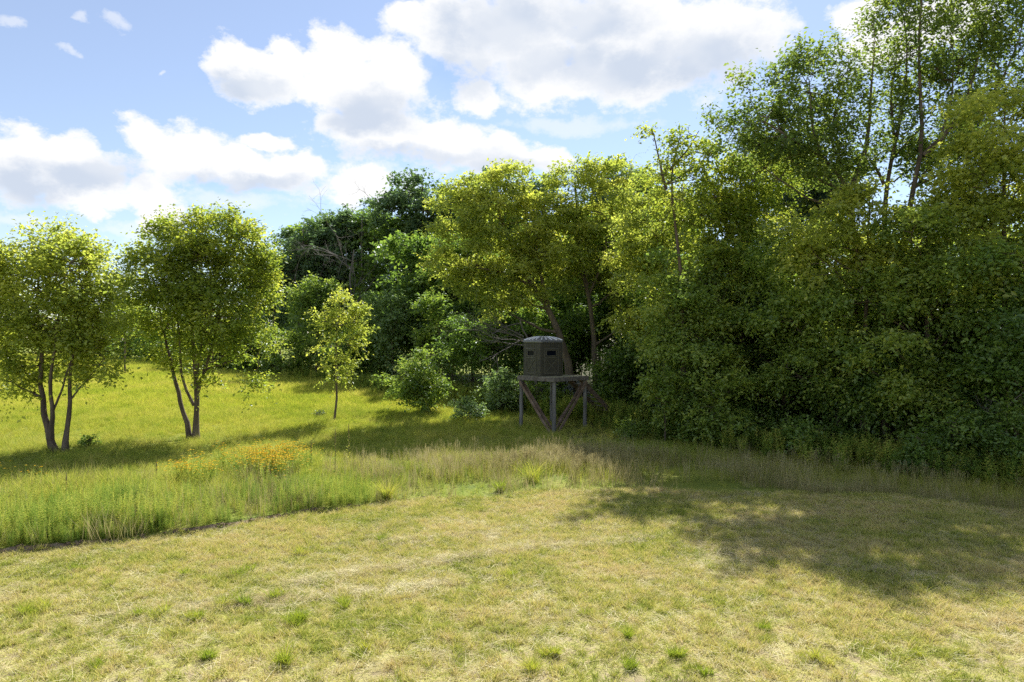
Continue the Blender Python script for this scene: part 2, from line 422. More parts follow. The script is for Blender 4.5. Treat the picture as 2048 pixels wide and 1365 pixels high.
def leaves(rg, centres, outward, rc, nspray, nleaf, L, W, spread=0.7, upd=0.35, droop=0.35, slen=0.6, flat=0.55, tilt=0.55, needle=False):
    """leaf sprays round each clump centre; returns verts, quads, var"""
    nc = len(centres)
    C = np.repeat(centres, nspray, 0); O = np.repeat(outward, nspray, 0); RC = np.repeat(rc, nspray)
    cv = np.repeat(rg.normal(0, .16, nc), nspray)
    n = len(C)
    off = rg.normal(0, 1, (n, 3)); off /= np.linalg.norm(off, axis=1)[:, None] + 1e-9
    off *= (rg.random(n) ** .45)[:, None] * RC[:, None]; off[:, 2] *= flat
    S = C + off
    D = O * .75 + rg.normal(0, spread, (n, 3)) + np.array([0, 0, upd]) + off / (RC[:, None] + 1e-6) * .5
    D /= np.linalg.norm(D, axis=1)[:, None] + 1e-9
    SL = slen * (0.55 + .8 * rg.random(n))
    t = (np.arange(nleaf) + .6) / nleaf
    P = S[:, None, :] + D[:, None, :] * (SL[:, None] * t[None, :])[:, :, None]
    P[:, :, 2] -= droop * SL[:, None] * (t ** 2)[None, :]
    sv = rg.normal(0, .10, n)
    P = P.reshape(-1, 3); m = len(P)
    Dl = np.repeat(D, nleaf, 0); var = np.repeat(cv + sv, nleaf) + rg.normal(0, .16, m) + .42
    side = np.cross(Dl, [0, 0, 1.0]); side /= np.linalg.norm(side, axis=1)[:, None] + 1e-6
    sgn = np.where(np.arange(m) % 2 == 0, 1.0, -1.0)[:, None]
    A = side * sgn * .8 + Dl * .55 + rg.normal(0, .45, (m, 3)); A[:, 2] -= .25
    A /= np.linalg.norm(A, axis=1)[:, None] + 1e-9
    Nn = np.array([0, 0, 1.0]) + rg.normal(0, tilt, (m, 3)) + Dl * .2
    Nn -= (Nn * A).sum(1)[:, None] * A; Nn /= np.linalg.norm(Nn, axis=1)[:, None] + 1e-9
    Bv = np.cross(Nn, A)
    sc = ((.55 + .8 * rg.random(m)) * np.repeat(rg.uniform(.75, 1.25, n), nleaf))[:, None]
    L_ = L * sc; W_ = W * sc
    P = P + rg.normal(0, .25 * L, (m, 3))
    v0 = P; v1 = P + A * L_ * .45 + Bv * W_ * .5 + Nn * L_ * .08; v2 = P + A * L_ - Nn * L_ * .10; v3 = P + A * L_ * .45 - Bv * W_ * .5 + Nn * L_ * .08
    V = np.stack([v0, v1, v2, v3], 1).reshape(-1, 3)
    Q = np.arange(m * 4).reshape(-1, 4)
    return V, Q, np.repeat(np.clip(var, 0, 1), 4)


LEAFCOUNT = [0]


def make_tree(name, label, cat, px, D, lobes, mat, trunks=None, base_py=None, L=.16, W=.10, rc=.55, lai=1.5, cover=.8, seed=0, group=None,
              tr=.16, bark='bark', droop=.35, slen=.6, upd=.35, shell=.55, spread=.7, flat=.6, nleaf=7, extra=None, top=None, tilt=.55, limbs=True, lean=0.0):
    """lobes: (px, py, rx, ry[, depth offset[, depth radius factor]]) in photo pixels at distance D, turned into metres here"""
    rg = np.random.default_rng(seed + 100)
    bx = PX(px, D); bz = gz1(bx, D)
    root = thing(name, label, cat, (bx, D, bz), 0, group)
    org = np.array([bx, D, bz])

    def w(pxx, pyy, dd=0.0):
        d = D + dd; return np.array([PX(pxx, d), d, PZ(pyy, d)]) - org
    LB = []
    for lb in lobes:
        dd = lb[4] if len(lb) > 4 else rg.normal(0, .35) * (lb[2] / F_PX * D); f = lb[5] if len(lb) > 5 else 1.0
        c = w(lb[0], lb[1], dd); rx, rz = lb[2] / F_PX * D, lb[3] / F_PX * D
        LB.append((c, np.array([rx, f * (rx + rz) / 2, rz])))
    paths = []
    if trunks is None:
        cz = max(c[2] + r[2] * .5 for c, r in LB); cm = np.mean([c for c, r in LB], 0)
        tp = np.array([cm[0] * .8 + lean, cm[1] * .6, cz])
        trunks_m = [([np.zeros(3) + [0, 0, -.25], np.array([0.02, 0, .25 * cz]) + tp * [.1, .1, 0], tp * [.5, .5, .55], tp], tr, tr * .12)]
    else:
        trunks_m = [([w(*q) for q in pts], r0, r1) for pts, r0, r1 in trunks]
    for ti, (pts, r0, r1) in enumerate(trunks_m):
        n = 14; P = resample(pts, n, rg, r0 * .12)
        rad = r0 + (r1 - r0) * np.linspace(0, 1, n) ** .8
        if abs(P[0][2]) < .6:
            rad[0] *= 1.5; rad[1] *= 1.12
        g = Geo(); g.tube(P, rad, 9, wob=.06, rg=rg); paths.append((P, rad))
        g.build('trunk', M[bark], root, True)
    allP = np.concatenate([p for p, r in paths]); allR = np.concatenate([r for p, r in paths])
    gb = Geo(); Cs, Os, Rs = [], [], []
    for (c, r) in LB:
        hd = np.linalg.norm(allP[:, :2] - c[:2], axis=1)
        cost = np.linalg.norm(allP - c, axis=1) + 2.5 * np.maximum(0, allP[:, 2] - (c[2] - .45 * hd)) + 3 * (allP[:, 2] < .12 * allP[:, 2].max())
        k = int(np.argmin(cost)); s = allP[k]; r0 = min(allR[k] * .6, .14)
        if r[2] < .26 and max(q[1][2] for q in LB) > .6:                # a small hanging spray grows from the foliage above it
            oth = [q[0] for q in LB if q[1][2] > .3]; s = oth[int(np.argmin([np.linalg.norm(q - c) for q in oth]))]; r0 = .03
        mid = (s + c) / 2 + np.array([0, 0, -.08]) * np.linalg.norm(c - s) + rg.normal(0, .12, 3)
        end = c + np.array([(c - s)[0] * .15, (c - s)[1] * .15, r[2] * .5])
        limb = bez(s, mid, end, 8) + np.r_[np.zeros((1, 3)), rg.normal(0, .05, (7, 3))]
        if limbs: gb.tube(limb, np.linspace(max(r0, .025), .012, 8), 5)
        a, b, d_ = r; p_ = 1.6
        area = 4 * np.pi * (((a * b) ** p_ + (a * d_) ** p_ + (b * d_) ** p_) / 3) ** (1 / p_)
        nc = max(3, int(round(cover * area / (np.pi * rc * rc))))
        u = rg.normal(0, 1, (nc, 3)); u[:, 2] += .12; u /= np.linalg.norm(u, axis=1)[:, None]
        q = shell + (1 - shell) * rg.random(nc) ** .6
        cc = c + u * r * q[:, None] * (1 + rg.normal(0, .10, (nc, 1)))
        Cs.append(cc); Os.append(u); Rs.append(rc * (.6 + .7 * rg.random(nc)))
        for kk in range(nc):
            if kk % 2 and nc > 40: continue
            e = cc[kk]; dl = np.linalg.norm(limb - e, axis=1) + 1.2 * np.maximum(0, limb[:, 2] - e[2]); q0 = limb[min(7, max(1, int(np.argmin(dl))))]
            mm = (q0 + e) / 2 + np.array([0, 0, .06]) * np.linalg.norm(e - q0) + rg.normal(0, .06, 3)
            if limbs: gb.tube(bez(q0, mm, e, 4), np.linspace(.022, .006, 4) * max(1, D / 40), 3)
    if gb.n: gb.build('branches', M[bark], root, True)['kind'] = 'stuff'
    Cs = np.concatenate(Cs); Os = np.concatenate(Os); Rs = np.concatenate(Rs)
    keep = Cs[:, 2] > rc * .25
    Cs, Os, Rs = Cs[keep], Os[keep], Rs[keep]
    nl = lai * np.pi * rc * rc / (.5 * L * W); ns = max(2, int(round(nl / nleaf)))
    V, Q, var = leaves(rg, Cs, Os, Rs, ns, nleaf, L, W, spread, upd, droop, slen, flat, tilt)
    LEAFCOUNT[0] += len(Q)
    link('crown', np_mesh('crown', V, Q, [M[mat]], False, attrs={'var': var}), root)['kind'] = 'stuff'
    return root


def auto(rg, cx, cy, rx, ry, n, fr=.42, bottom=None, depth=1.0):
    """lobes spread through an egg-shaped crown given in photo pixels"""
    out = []
    for i in range(n):
        th = (i + rg.random() * .7) / n * 2 * math.pi; q = .35 + .45 * rg.random(); ph = rg.uniform(-.9, .95)
        x = cx + rx * q * math.cos(th) * math.sqrt(1 - .6 * ph * ph); y = cy - ry * .72 * ph
        k = fr * (.8 + .45 * rg.random()) * (1.0 - .18 * max(ph, 0))
        dd = rx * .55 * math.sin(th) * q
        out.append((x, y, rx * k, min(ry, rx) * k * .92, dd, depth))
    return out


def auto_m(seed, D, cx, cy, rx, ry, n, fr=.42, ddk=1.0):
    rg = np.random.default_rng(seed)
    return [(a, b, c, d, e / F_PX * D * ddk, f) for a, b, c, d, e, f in auto(rg, cx, cy, rx, ry, n, fr)]


def copy_tree(root, x, y, rz, s, label, group=None):
    c = root.copy(); COL.objects.link(c); c.location = (x, y, gz1(x, y)); c.rotation_euler = (0, 0, rz); c.scale = (s, s, s)
    c['label'] = label
    if group: c['group'] = group
    for ch in root.children:
        k = ch.copy(); COL.objects.link(k); k.parent = c
    return c


# --- the two open-grown trees in the meadow and the sapling
make_tree('box_elder_tree', 'spreading yellow-green tree with two trunks near the meadow edge, farthest from the blind', 'tree', 112, 27,
          [(60, 560, 72, 58), (140, 560, 66, 62), (95, 515, 62, 40), (30, 620, 70, 58), (110, 640, 76, 58), (192, 640, 46, 56), (-10, 690, 62, 50), (60, 710, 68, 50),
           (140, 715, 66, 50), (203, 705, 38, 46), (172, 545, 34, 38), (25, 530, 42, 36), (100, 482, 34, 18), (172, 508, 20, 22), (-45, 600, 60, 70), (185, 758, 28, 20), (20, 762, 46, 26), (60, 770, 30, 16)],
          'elder_yellow',
          trunks=[([(113, 916, 0), (100, 880, 0), (88, 830, .1), (80, 780, .2), (86, 700, .2), (72, 610, .1), (78, 520, 0)], .145, .03),
                  ([(101, 878, 0), (107, 820, -.15), (99, 770, -.3), (112, 690, -.4), (120, 590, -.4)], .10, .025),
                  ([(131, 910, .1), (134, 860, .1), (141, 800, .2), (139, 740, .3), (152, 650, .3), (165, 570, .2)], .115, .025),
                  ([(107, 820, -.1), (126, 778, -.2), (136, 735, -.3), (172, 660, -.4)], .05, .02),
                  ([(141, 800, .2), (165, 770, .2), (195, 735, .1)], .04, .015)], L=.145, W=.09, seed=1, bark='bark', shell=.55, rc=.48, upd=1.0, slen=.8, spread=.6, droop=.2, lai=1.5, cover=.88)
make_tree('box_elder_tree', 'rounded leafy green tree with a V-forked trunk between the two-trunk tree and the sapling', 'tree', 390, 30.7,
          [(400, 485, 66, 48), (330, 505, 56, 46), (462, 495, 58, 52), (300, 560, 56, 48), (385, 560, 76, 58), (478, 570, 62, 58), (275, 622, 42, 42), (345, 640, 58, 46),
           (430, 640, 66, 52), (508, 620, 38, 46), (350, 700, 42, 32), (425, 700, 46, 32), (488, 690, 42, 30), (370, 455, 36, 20), (470, 455, 26, 22), (528, 555, 24, 34), (520, 690, 24, 20), (432, 766, 18, 7), (512, 776, 16, 7), (345, 738, 22, 14), (390, 525, 50, 40, -1), (400, 610, 55, 40, -1.2), (330, 580, 45, 40, -1)],
          'elder_green',
          trunks=[([(383, 888, 0), (372, 840, 0), (358, 795, .1), (350, 755, .1), (336, 700, .2), (320, 620, .2)], .135, .03),
                  ([(392, 888, 0), (393, 840, 0), (395, 785, 0), (393, 750, 0), (386, 690, 0), (382, 600, 0), (388, 500, 0)], .15, .03),
                  ([(388, 812, 0), (372, 780, -.1), (362, 750, -.15), (360, 690, -.2), (352, 600, -.2)], .075, .025),
                  ([(395, 785, 0), (410, 735, .1), (428, 690, .1), (442, 600, .1), (455, 510, 0)], .10, .025),
                  ([(394, 765, 0), (400, 710, -.2), (412, 630, -.4), (415, 560, -.4)], .06, .02)], L=.15, W=.095, seed=2, shell=.55, rc=.50, upd=1.0, slen=.85, spread=.6, droop=.2, lai=1.5, cover=.88)
make_tree('sapling', 'slender yellow sapling with a bare lower stem standing alone in front of the shrubs', 'tree', 667, 36,
          [(690, 615, 34, 28), (663, 645, 20, 26), (716, 640, 20, 24), (658, 690, 18, 16), (700, 690, 22, 14), (680, 735, 20, 18), (672, 758, 14, 9), (726, 672, 10, 11), (700, 745, 10, 9)],
          'elder_yellow', trunks=[([(666, 858, 0), (669, 835, 0), (674, 810, 0), (673, 770, 0), (671, 700, 0), (677, 640, 0), (682, 592, 0)], .075, .02)],
          L=.15, W=.09, rc=.40, lai=1.3, cover=.75, seed=3, upd=.6)

# --- dark oaks behind
G_OAK = 'dark oaks along the back of the wood'
oaks = [('rounded dark oak at the open end of the back row, behind the shrubs', 600, 80, 610, 540, 85, 140, 12),
        ('dark oak with the grey dead tree standing before it', 720, 84, 715, 520, 78, 135, 12),
        ('tall dark oak rising beside the pale yellow crowns', 850, 76, 840, 490, 90, 165, 13),
        ('dark oak whose top edges the skyline above the yellow crowns', 990, 74, 975, 470, 85, 145, 11),
        ('dark oak showing a small rounded top over the yellow crowns', 1100, 72, 1085, 470, 70, 145, 10),
        ('dark oak peeping over the middle of the wood below the bare twigs', 1250, 66, 1240, 450, 85, 155, 11),
        ('dark oak with a domed top between the end oak and the dead tree', 665, 82, 662, 520, 60, 118, 10),
        ('dark oak low at the end of the back row behind the shrubs', 545, 88, 560, 600, 45, 110, 8)]
for i, (lab, px, D, cx, cy, rx, ry, n) in enumerate(oaks):
    make_tree('oak_tree', lab, 'tree', px, D, auto_m(40 + i, D, cx, cy, rx, ry, n, .46), 'oak', L=.36, W=.26, rc=1.05, lai=1.7, cover=.85, seed=40 + i, tr=.38, slen=.9, group=G_OAK, shell=.6, tilt=.6)

# --- yellow-green trees behind the blind
make_tree('leaning_tree', 'pale yellow tree with a thick trunk leaning away from the blind', 'tree', 1136, 41,
          [(980, 385, 75, 52, 0), (920, 430, 60, 55, -.5), (1010, 450, 80, 60, -1), (960, 500, 75, 50, -.8), (900, 530, 45, 32, -1), (1040, 520, 60, 50, .5), (950, 560, 60, 34, -.5), (1020, 585, 60, 34, 0), (1045, 380, 45, 44, .5), (920, 375, 32, 28, .2), (1000, 345, 40, 18, 0), (1060, 560, 50, 36, -1.3), (1075, 500, 45, 40, -1.3), (1010, 620, 45, 24, -1), (1085, 430, 45, 45, -.8)],
          'elder_yellow', trunks=[([(1140, 760, 0), (1136, 725, 0), (1122, 672, -.1), (1098, 620, -.2), (1068, 575, -.3), (1035, 520, -.4), (1000, 440, -.4), (985, 370, -.3)], .27, .04),
                                  ([(1098, 620, -.2), (1085, 560, -.1), (1062, 500, 0), (1050, 420, .2)], .13, .03),
                                  ([(1068, 575, -.3), (1010, 545, -.6), (940, 535, -.9)], .10, .03)],
          L=.18, W=.11, rc=.75, lai=1.45, cover=.72, flat=.42, shell=.62, seed=61, bark='bark_tan')
make_tree('box_elder_tree', 'pale yellow tree with a straight tan trunk just behind the blind stairs', 'tree', 1192, 42.5,
          [(1150, 370, 60, 42, 0), (1100, 420, 55, 50, -.5), (1190, 420, 65, 55, -.6), (1130, 480, 65, 50, -1), (1210, 500, 65, 50, -.6), (1170, 555, 70, 40, -.5), (1250, 440, 55, 50, .5), (1230, 360, 45, 42, .6), (1090, 520, 40, 40, 0), (1240, 570, 45, 35, 0), (1200, 345, 35, 22, 0)],
          'elder_yellow', trunks=[([(1192, 775, 0), (1190, 720, 0), (1188, 660, 0), (1178, 590, -.1), (1158, 520, -.2), (1155, 440, -.2), (1150, 360, -.2)], .22, .04),
                                  ([(1190, 690, 0), (1212, 676, -.2), (1245, 655, -.4)], .09, .03), ([(1178, 590, 0), (1205, 530, 0), (1220, 430, .2)], .10, .03)],
          L=.18, W=.11, rc=.75, lai=1.45, cover=.72, flat=.42, shell=.62, seed=62, bark='bark_tan')
make_tree('box_elder_tree', 'bright yellow tree with low drooping branches between the straight trunk and the dark edge', 'tree', 1330, 36,
          [(1300, 470, 55, 50, -.5), (1270, 530, 42, 42, -.8), (1330, 430, 55, 50, 0), (1350, 520, 70, 55, -.8), (1290, 590, 50, 40, -.6), (1365, 600, 70, 50, -.6), (1250, 628, 30, 20, -1.2), (1330, 660, 60, 40, 0), (1320, 370, 45, 36, .6), (1270, 650, 26, 16, -.8), (1390, 440, 45, 45, .3), (1400, 680, 60, 45, .3)],
          'elder_yellow', L=.17, W=.105, rc=.75, lai=1.5, cover=.72, flat=.42, shell=.62, droop=.45, seed=63, tr=.2)
make_tree('airy_tree', 'airy tree with thin upright branches poking above the yellow crowns', 'tree', 1350, 31,
          [(1310, 275, 22, 16, 0), (1375, 265, 22, 22, 0), (1340, 300, 26, 16, 0), (1390, 305, 16, 16, 0), (1330, 345, 40, 26, 0), (1375, 345, 30, 24, 0), (1360, 400, 60, 45, 0), (1410, 330, 40, 40, 0), (1420, 420, 60, 50, 0)],
          'elder_green', trunks=[([(1370, 885, 0), (1365, 600, 0), (1352, 450, 0), (1335, 370, 0), (1345, 310, 0), (1365, 255, 0)], .16, .02),
                                 ([(1332, 380, 0), (1318, 320, 0), (1305, 262, 0)], .08, .015), ([(1340, 340, 0), (1375, 300, 0), (1398, 262, 0)], .07, .015)],
          L=.16, W=.10, rc=.4, lai=1.1, cover=.65, seed=64)

# --- the dark edge of the wood to the right
edge = [('dense dark green tree at the corner of the wood, leaves down to the grass', 1450, 31.5, (1430, 670, 135, 250), 20, 'olive', 71),
        ('dull green tree behind the corner of the wood, below the dark pine', 1480, 32.5, (1485, 440, 100, 170), 15, 'elder_green', 72),
        ('olive green tree in the middle of the dark edge, yellow at its top', 1680, 28.5, (1665, 655, 140, 245), 20, 'olive', 73),
        ('olive tree filling the dark edge beside the pale dead twigs', 1860, 26, (1850, 668, 150, 262), 20, 'olive', 74),
        ('tall tree with a golden top at the margin of the picture', 2010, 25, (2010, 440, 125, 300), 20, 'elder_yellow', 75),
        ('leafy tree half cut off by the margin of the picture', 2090, 23, (2090, 700, 130, 270), 15, 'deep', 76),
        ('deep green tree between the corner tree and the olive tree', 1570, 31, (1560, 690, 95, 200), 12, 'deep', 77),
        ('bushy deep green tree low in the dark edge under the olive trees', 1770, 27, (1765, 790, 105, 140), 11, 'deep', 78)]
EDGE = []
for lab, px, D, (cx, cy, rx, ry), n, mat, sd in edge:
    EDGE.append(make_tree('woodland_tree', lab, 'tree', px, D, auto_m(sd, D, cx, cy, rx, ry, n, .43), mat, L=.16, W=.10, rc=.82, lai=1.5, cover=.66, seed=sd, tr=.2, flat=.4, droop=.5, slen=.7, upd=.2, group='trees along the dark edge of the wood', shell=.68))
make_tree('box_elder_tree', 'yellow-topped small crown in front of the tall forked trees', 'tree', 1725, 27,
          [(1715, 430, 55, 45, 0), (1660, 465, 55, 45, 0), (1770, 450, 55, 45, 0), (1710, 500, 75, 50, -.5), (1600, 480, 45, 40, 0), (1820, 470, 45, 45, 0), (1640, 530, 60, 45, -.3), (1790, 530, 60, 45, -.3), (1870, 455, 45, 40, 0), (1850, 520, 55, 45, -.3), (1740, 400, 35, 22, 0)], 'elder_yellow', L=.16, W=.105, rc=.7, lai=1.45, cover=.75, flat=.42, shell=.62, seed=79)

# --- tall open-crowned trees behind the edge
make_tree('elm_tree', 'tall open tree whose heavy limb reaches out toward the clouds over the pine', 'tree', 1705, 29,
          [(1500, 190, 26, 20, 0), (1545, 215, 45, 40, -.5), (1620, 180, 55, 55, 0), (1560, 280, 70, 45, -.5), (1640, 270, 60, 55, .5), (1480, 250, 30, 22, 0), (1620, 130, 30, 30, 0), (1695, 130, 30, 50, .3), (1685, 220, 40, 50, .3), (1745, 60, 22, 45, .2), (1560, 150, 20, 20, 0), (1500, 300, 55, 35, .3), (1650, 330, 45, 30, 0), (1460, 270, 36, 30, .3), (1530, 330, 60, 36, .5), (1580, 210, 40, 40, .3), (1590, 330, 50, 30, -.4), (1700, 290, 40, 35, -.6), (1660, 370, 60, 35, -.5)],
          'elm', trunks=[([(1712, 760, 0), (1712, 560, 0), (1708, 450, 0), (1702, 370, 0), (1690, 345, -.1), (1640, 312, -.4), (1580, 275, -.8), (1530, 245, -1)], .24, .03),
                         ([(1702, 375, 0), (1722, 330, 0), (1738, 270, .2), (1742, 180, .3), (1748, 90, .3)], .13, .02), ([(1640, 312, -.4), (1622, 240, -.3), (1618, 160, -.2)], .08, .02),
                         ([(1690, 345, 0), (1660, 280, .3), (1680, 170, .4)], .07, .02)],
          L=.16, W=.10, rc=.46, lai=1.2, cover=.74, seed=81, upd=1.1, slen=.95, droop=.12, spread=.55)
make_tree('elm_tree', 'tall open tree with several forked stems and sky between its branches', 'tree', 1775, 29.5,
          [(1800, 40, 26, 45, 0), (1840, 95, 40, 55, -.4), (1790, 150, 40, 55, .3), (1840, 200, 45, 50, 0), (1780, 240, 45, 45, -.3), (1760, 310, 35, 28, 0), (1850, 280, 40, 40, .3), (1880, 30, 28, 45, .3), (1795, -30, 40, 45, 0), (1850, -60, 45, 50, 0), (1770, -90, 40, 45, .4), (1830, -130, 45, 45, 0), (1730, 200, 28, 35, 0), (1890, 180, 30, 40, 0), (1800, 300, 40, 28, .5), (1740, 350, 45, 25, .5), (1820, 345, 45, 25, .6)],
          'elm', trunks=[([(1780, 760, 0), (1775, 560, 0), (1765, 420, 0), (1770, 370, 0), (1782, 320, 0), (1800, 250, -.2), (1820, 150, -.2), (1808, 40, 0)], .2, .02),
                         ([(1768, 370, 0), (1752, 335, 0), (1735, 315, .1), (1715, 270, .2)], .08, .02), ([(1782, 320, 0), (1830, 270, .2), (1870, 220, .3)], .07, .02), ([(1790, 290, 0), (1780, 200, .3), (1795, 100, .3)], .07, .02)],
          L=.16, W=.10, rc=.46, lai=1.15, cover=.70, seed=82, upd=1.1, slen=.95, droop=.12, spread=.55)
make_tree('elm_tree', 'tall open tree with a smooth curved trunk nearest the picture margin', 'tree', 1815, 28.5,
          [(1960, 60, 45, 55, 0), (1930, 130, 45, 50, -.4), (1990, 140, 45, 50, .3), (1900, 90, 32, 45, .2), (2035, 90, 45, 60, 0), (1960, 210, 45, 40, .3), (1920, 250, 40, 35, 0), (2000, 20, 36, 45, 0), (1940, -20, 40, 40, 0), (1980, -80, 55, 50, 0), (2040, -30, 55, 60, .4), (1920, -90, 45, 45, 0), (2000, -140, 50, 45, 0), (2080, -100, 55, 55, 0), (2040, 180, 45, 50, 0), (1870, 150, 30, 36, 0), (1890, 310, 45, 32, .5), (1950, 290, 45, 35, .6), (1860, 350, 50, 30, .6)],
          'elm', trunks=[([(1790, 760, 0), (1800, 560, 0), (1812, 430, 0), (1828, 365, 0), (1846, 310, 0), (1850, 240, 0), (1835, 160, .1), (1838, 60, .2), (1845, -60, .2)], .2, .02),
                         ([(1846, 312, 0), (1875, 285, -.2), (1910, 250, -.3), (1945, 170, -.3), (1965, 60, -.2)], .12, .02), ([(1905, 255, -.3), (1960, 220, -.3), (2010, 150, -.2), (2040, 70, 0)], .07, .02),
                         ([(1880, 280, -.2), (1905, 190, 0), (1905, 90, 0)], .06, .02)],
          L=.16, W=.10, rc=.46, lai=1.15, cover=.70, seed=83, upd=1.1, slen=.95, droop=.12, spread=.55)


def make_pine(label, px, D, z0, z1, r, seed):
    rg = np.random.default_rng(seed); x = PX(px, D); b = gz1(x, D)
    root = thing('pine_tree', label, 'tree', (x, D, b), 0, 'pines inside the wood')
    g = Geo(); g.tube(resample([(0, 0, -.2), (.1, 0, z1 * .5), (0, .1, z1)], 10, rg, .04), np.linspace(.24, .03, 10), 8); g.build('trunk', M['bark'], root, True)
    gb = Geo(); C, O = [], []
    z = z0
    while z < z1:
        rr = r * (1 - .75 * ((z - z0) / (z1 - z0)) ** 1.4) * rg.uniform(.75, 1.1)
        for k in range(5):
            a = rg.uniform(0, 2 * math.pi); d = np.array([math.cos(a), math.sin(a), 0.25])
            e = np.array([0, 0, z]) + d * rr; m = np.array([0, 0, z]) + d * rr * .5 - [0, 0, .1]
            br = bez(np.array([0, 0, z]), m, e, 6); gb.tube(br, np.linspace(.04, .01, 6), 4)
            for q in br[2:]:
                C.append(q + rg.normal(0, .15, 3)); O.append(d + [0, 0, .6])
        z += rg.uniform(.35, .6)
    gb.build('branches', M['bark'], root, True)
    C = np.array(C); O = np.array(O)
    V, Q, var = leaves(rg, C, O, np.full(len(C), .30), 12, 9, .30, .022, .8, .5, .1, .35, .8, .9)
    link('crown', np_mesh('crown', V, Q, [M['pine']], False, attrs={'var': var}), root)


make_pine('dark pine under the outstretched limb of the tall open tree', 1530, 41, 6, 16.2, 3.6, 91)
make_pine('dark pine seen behind the fork of the tall trees, lower than its fellow', 1640, 43, 6, 15, 3.2, 92)
make_pine('dark pine beside the golden top near the picture margin', 1935, 42, 8, 19.0, 2.6, 93)

# --- shrubs and small trees round the meadow
shr = [('small_tree', 'pale-topped bushy tree behind the yellow sapling', 632, 62, (630, 640, 62, 110), 10, 'bush', 101, .28, .18, .75),
       ('small_tree', 'silvery green bushy tree between the sapling and the green bush', 785, 56, (780, 665, 48, 105), 9, 'silver', 102, .26, .16, .7),
       ('small_tree', 'fresh green leafy tree beside the bare grey twigs of the leaning tree', 878, 50, (880, 665, 55, 92), 9, 'bush', 103, .23, .15, .66),
       ('shrub', 'low rounded dark bush where the meadow meets the oak row', 560, 64, (562, 705, 50, 60), 8, 'bush', 104, .28, .18, .7),
       ('shrub', 'dense shadowy bush behind the sapling stem', 725, 57, (715, 715, 60, 62), 8, 'deep', 105, .26, .17, .7),
       ('shrub', 'yellow-green many-stemmed shrub at the edge of the long grass', 845, 38.5, (838, 768, 62, 62), 9, 'bush', 106, .17, .10, .5),
       ('shrub', 'small pale shrub between the many-stemmed shrub and the blind', 938, 36.5, (936, 822, 30, 26), 6, 'silver', 107, .13, .08, .34),
       ('shrub', 'grey-green bush just behind the nearest blind post on the meadow side', 1010, 40, (1005, 785, 42, 48), 7, 'silver', 108, .16, .10, .5),
       ('shrub', 'bright little bush seen under the blind platform', 1085, 40, (1080, 800, 34, 40), 6, 'bush', 109, .16, .10, .45),
       ('shrub', 'tall dark bush filling the gap below the leaning trunk', 960, 46, (975, 690, 70, 90), 10, 'deep', 110, .20, .13, .62),
       ('shrub', 'dark bush behind the blind stairs', 1240, 40, (1235, 770, 62, 75), 9, 'deep', 111, .18, .11, .55),
       ('shrub', 'dark bush behind the blind walls', 1110, 44, (1110, 690, 70, 80), 9, 'deep', 112, .20, .12, .6),
       ('shrub', 'weedy low shrub where the grass meets the corner of the wood', 1262, 31, (1262, 858, 26, 26), 5, 'bush', 113, .11, .07, .3),
       ('shrub', 'low dark shrub under the corner tree of the wood', 1390, 30, (1385, 850, 50, 40), 7, 'deep', 114, .14, .09, .42),
       ('shrub', 'dark green shrub low beneath the olive trees', 1640, 26.5, (1635, 890, 75, 50), 8, 'deep', 115, .14, .09, .42),
       ('shrub', 'wide dark bush low at the picture margin by the dry stalks', 1900, 23, (1900, 905, 90, 75), 9, 'deep', 116, .13, .08, .42),
       ('shrub', 'dark leafy bush cut by the picture margin above the dry stalks', 2040, 21.5, (2035, 900, 70, 95), 9, 'deep', 117, .13, .08, .42),
       ('shrub', 'dark shrub beside fallen branches in the shade', 1510, 29, (1515, 865, 60, 42), 7, 'deep', 118, .14, .09, .42),
       ('shrub', 'leafy bush hiding the foot of the corner tree, next to the weedy shrub', 1330, 30, (1325, 800, 45, 70), 8, 'olive', 123, .15, .09, .42),
       ('shrub', 'yellowish bush in front of the corner tree of the wood', 1440, 28.8, (1440, 815, 60, 75), 9, 'olive', 124, .15, .09, .42),
       ('small_tree', 'dark tree filling the gap behind the green leafy bush', 905, 58, (900, 590, 75, 110), 10, 'deep', 119, .26, .17, .75),
       ('small_tree', 'dark tree in the gap between the leaning and the straight trunk', 1150, 52, (1150, 600, 90, 120), 10, 'deep', 120, .22, .15, .7),
       ('small_tree', 'dark tree behind the drooping yellow branches', 1300, 45, (1310, 620, 90, 150), 11, 'deep', 121, .20, .13, .65),
       ('small_tree', 'yellow-green tree far off between the two meadow trees', 250, 66, (250, 612, 48, 72), 8, 'elder_green', 122, .30, .2, .8)]
SH = []
for nm, lab, px, D, (cx, cy, rx, ry), n, mat, sd, L, W, rc in shr:
    SH.append(make_tree(nm, lab, 'tree' if nm == 'small_tree' else 'shrub', px, D, auto_m(sd, D, cx, cy, rx, ry, n, .45), mat, L=L, W=W, rc=rc, lai=1.5, cover=.8, seed=sd, tr=.10 if nm == 'small_tree' else .05, shell=.5, upd=.5, slen=rc * 1.1))
make_tree('juniper', 'small dark pointed juniper in the grass near the sapling stem', 'shrub', 637, 36.5, [(637, 842, 14, 13), (637, 834, 8, 12), (630, 848, 10, 8), (645, 848, 10, 8)], 'juniper', L=.12, W=.02, rc=.16, lai=1.2, seed=130, tr=.03, upd=.9, slen=.22)
make_tree('shrub', 'low dark bush at the foot of the two-trunk tree', 'shrub', 172, 28, [(165, 897, 16, 12), (180, 892, 14, 14), (192, 900, 12, 9), (178, 880, 6, 10)], 'bush', L=.11, W=.07, rc=.2, lai=1.4, seed=131, tr=.02, slen=.25)

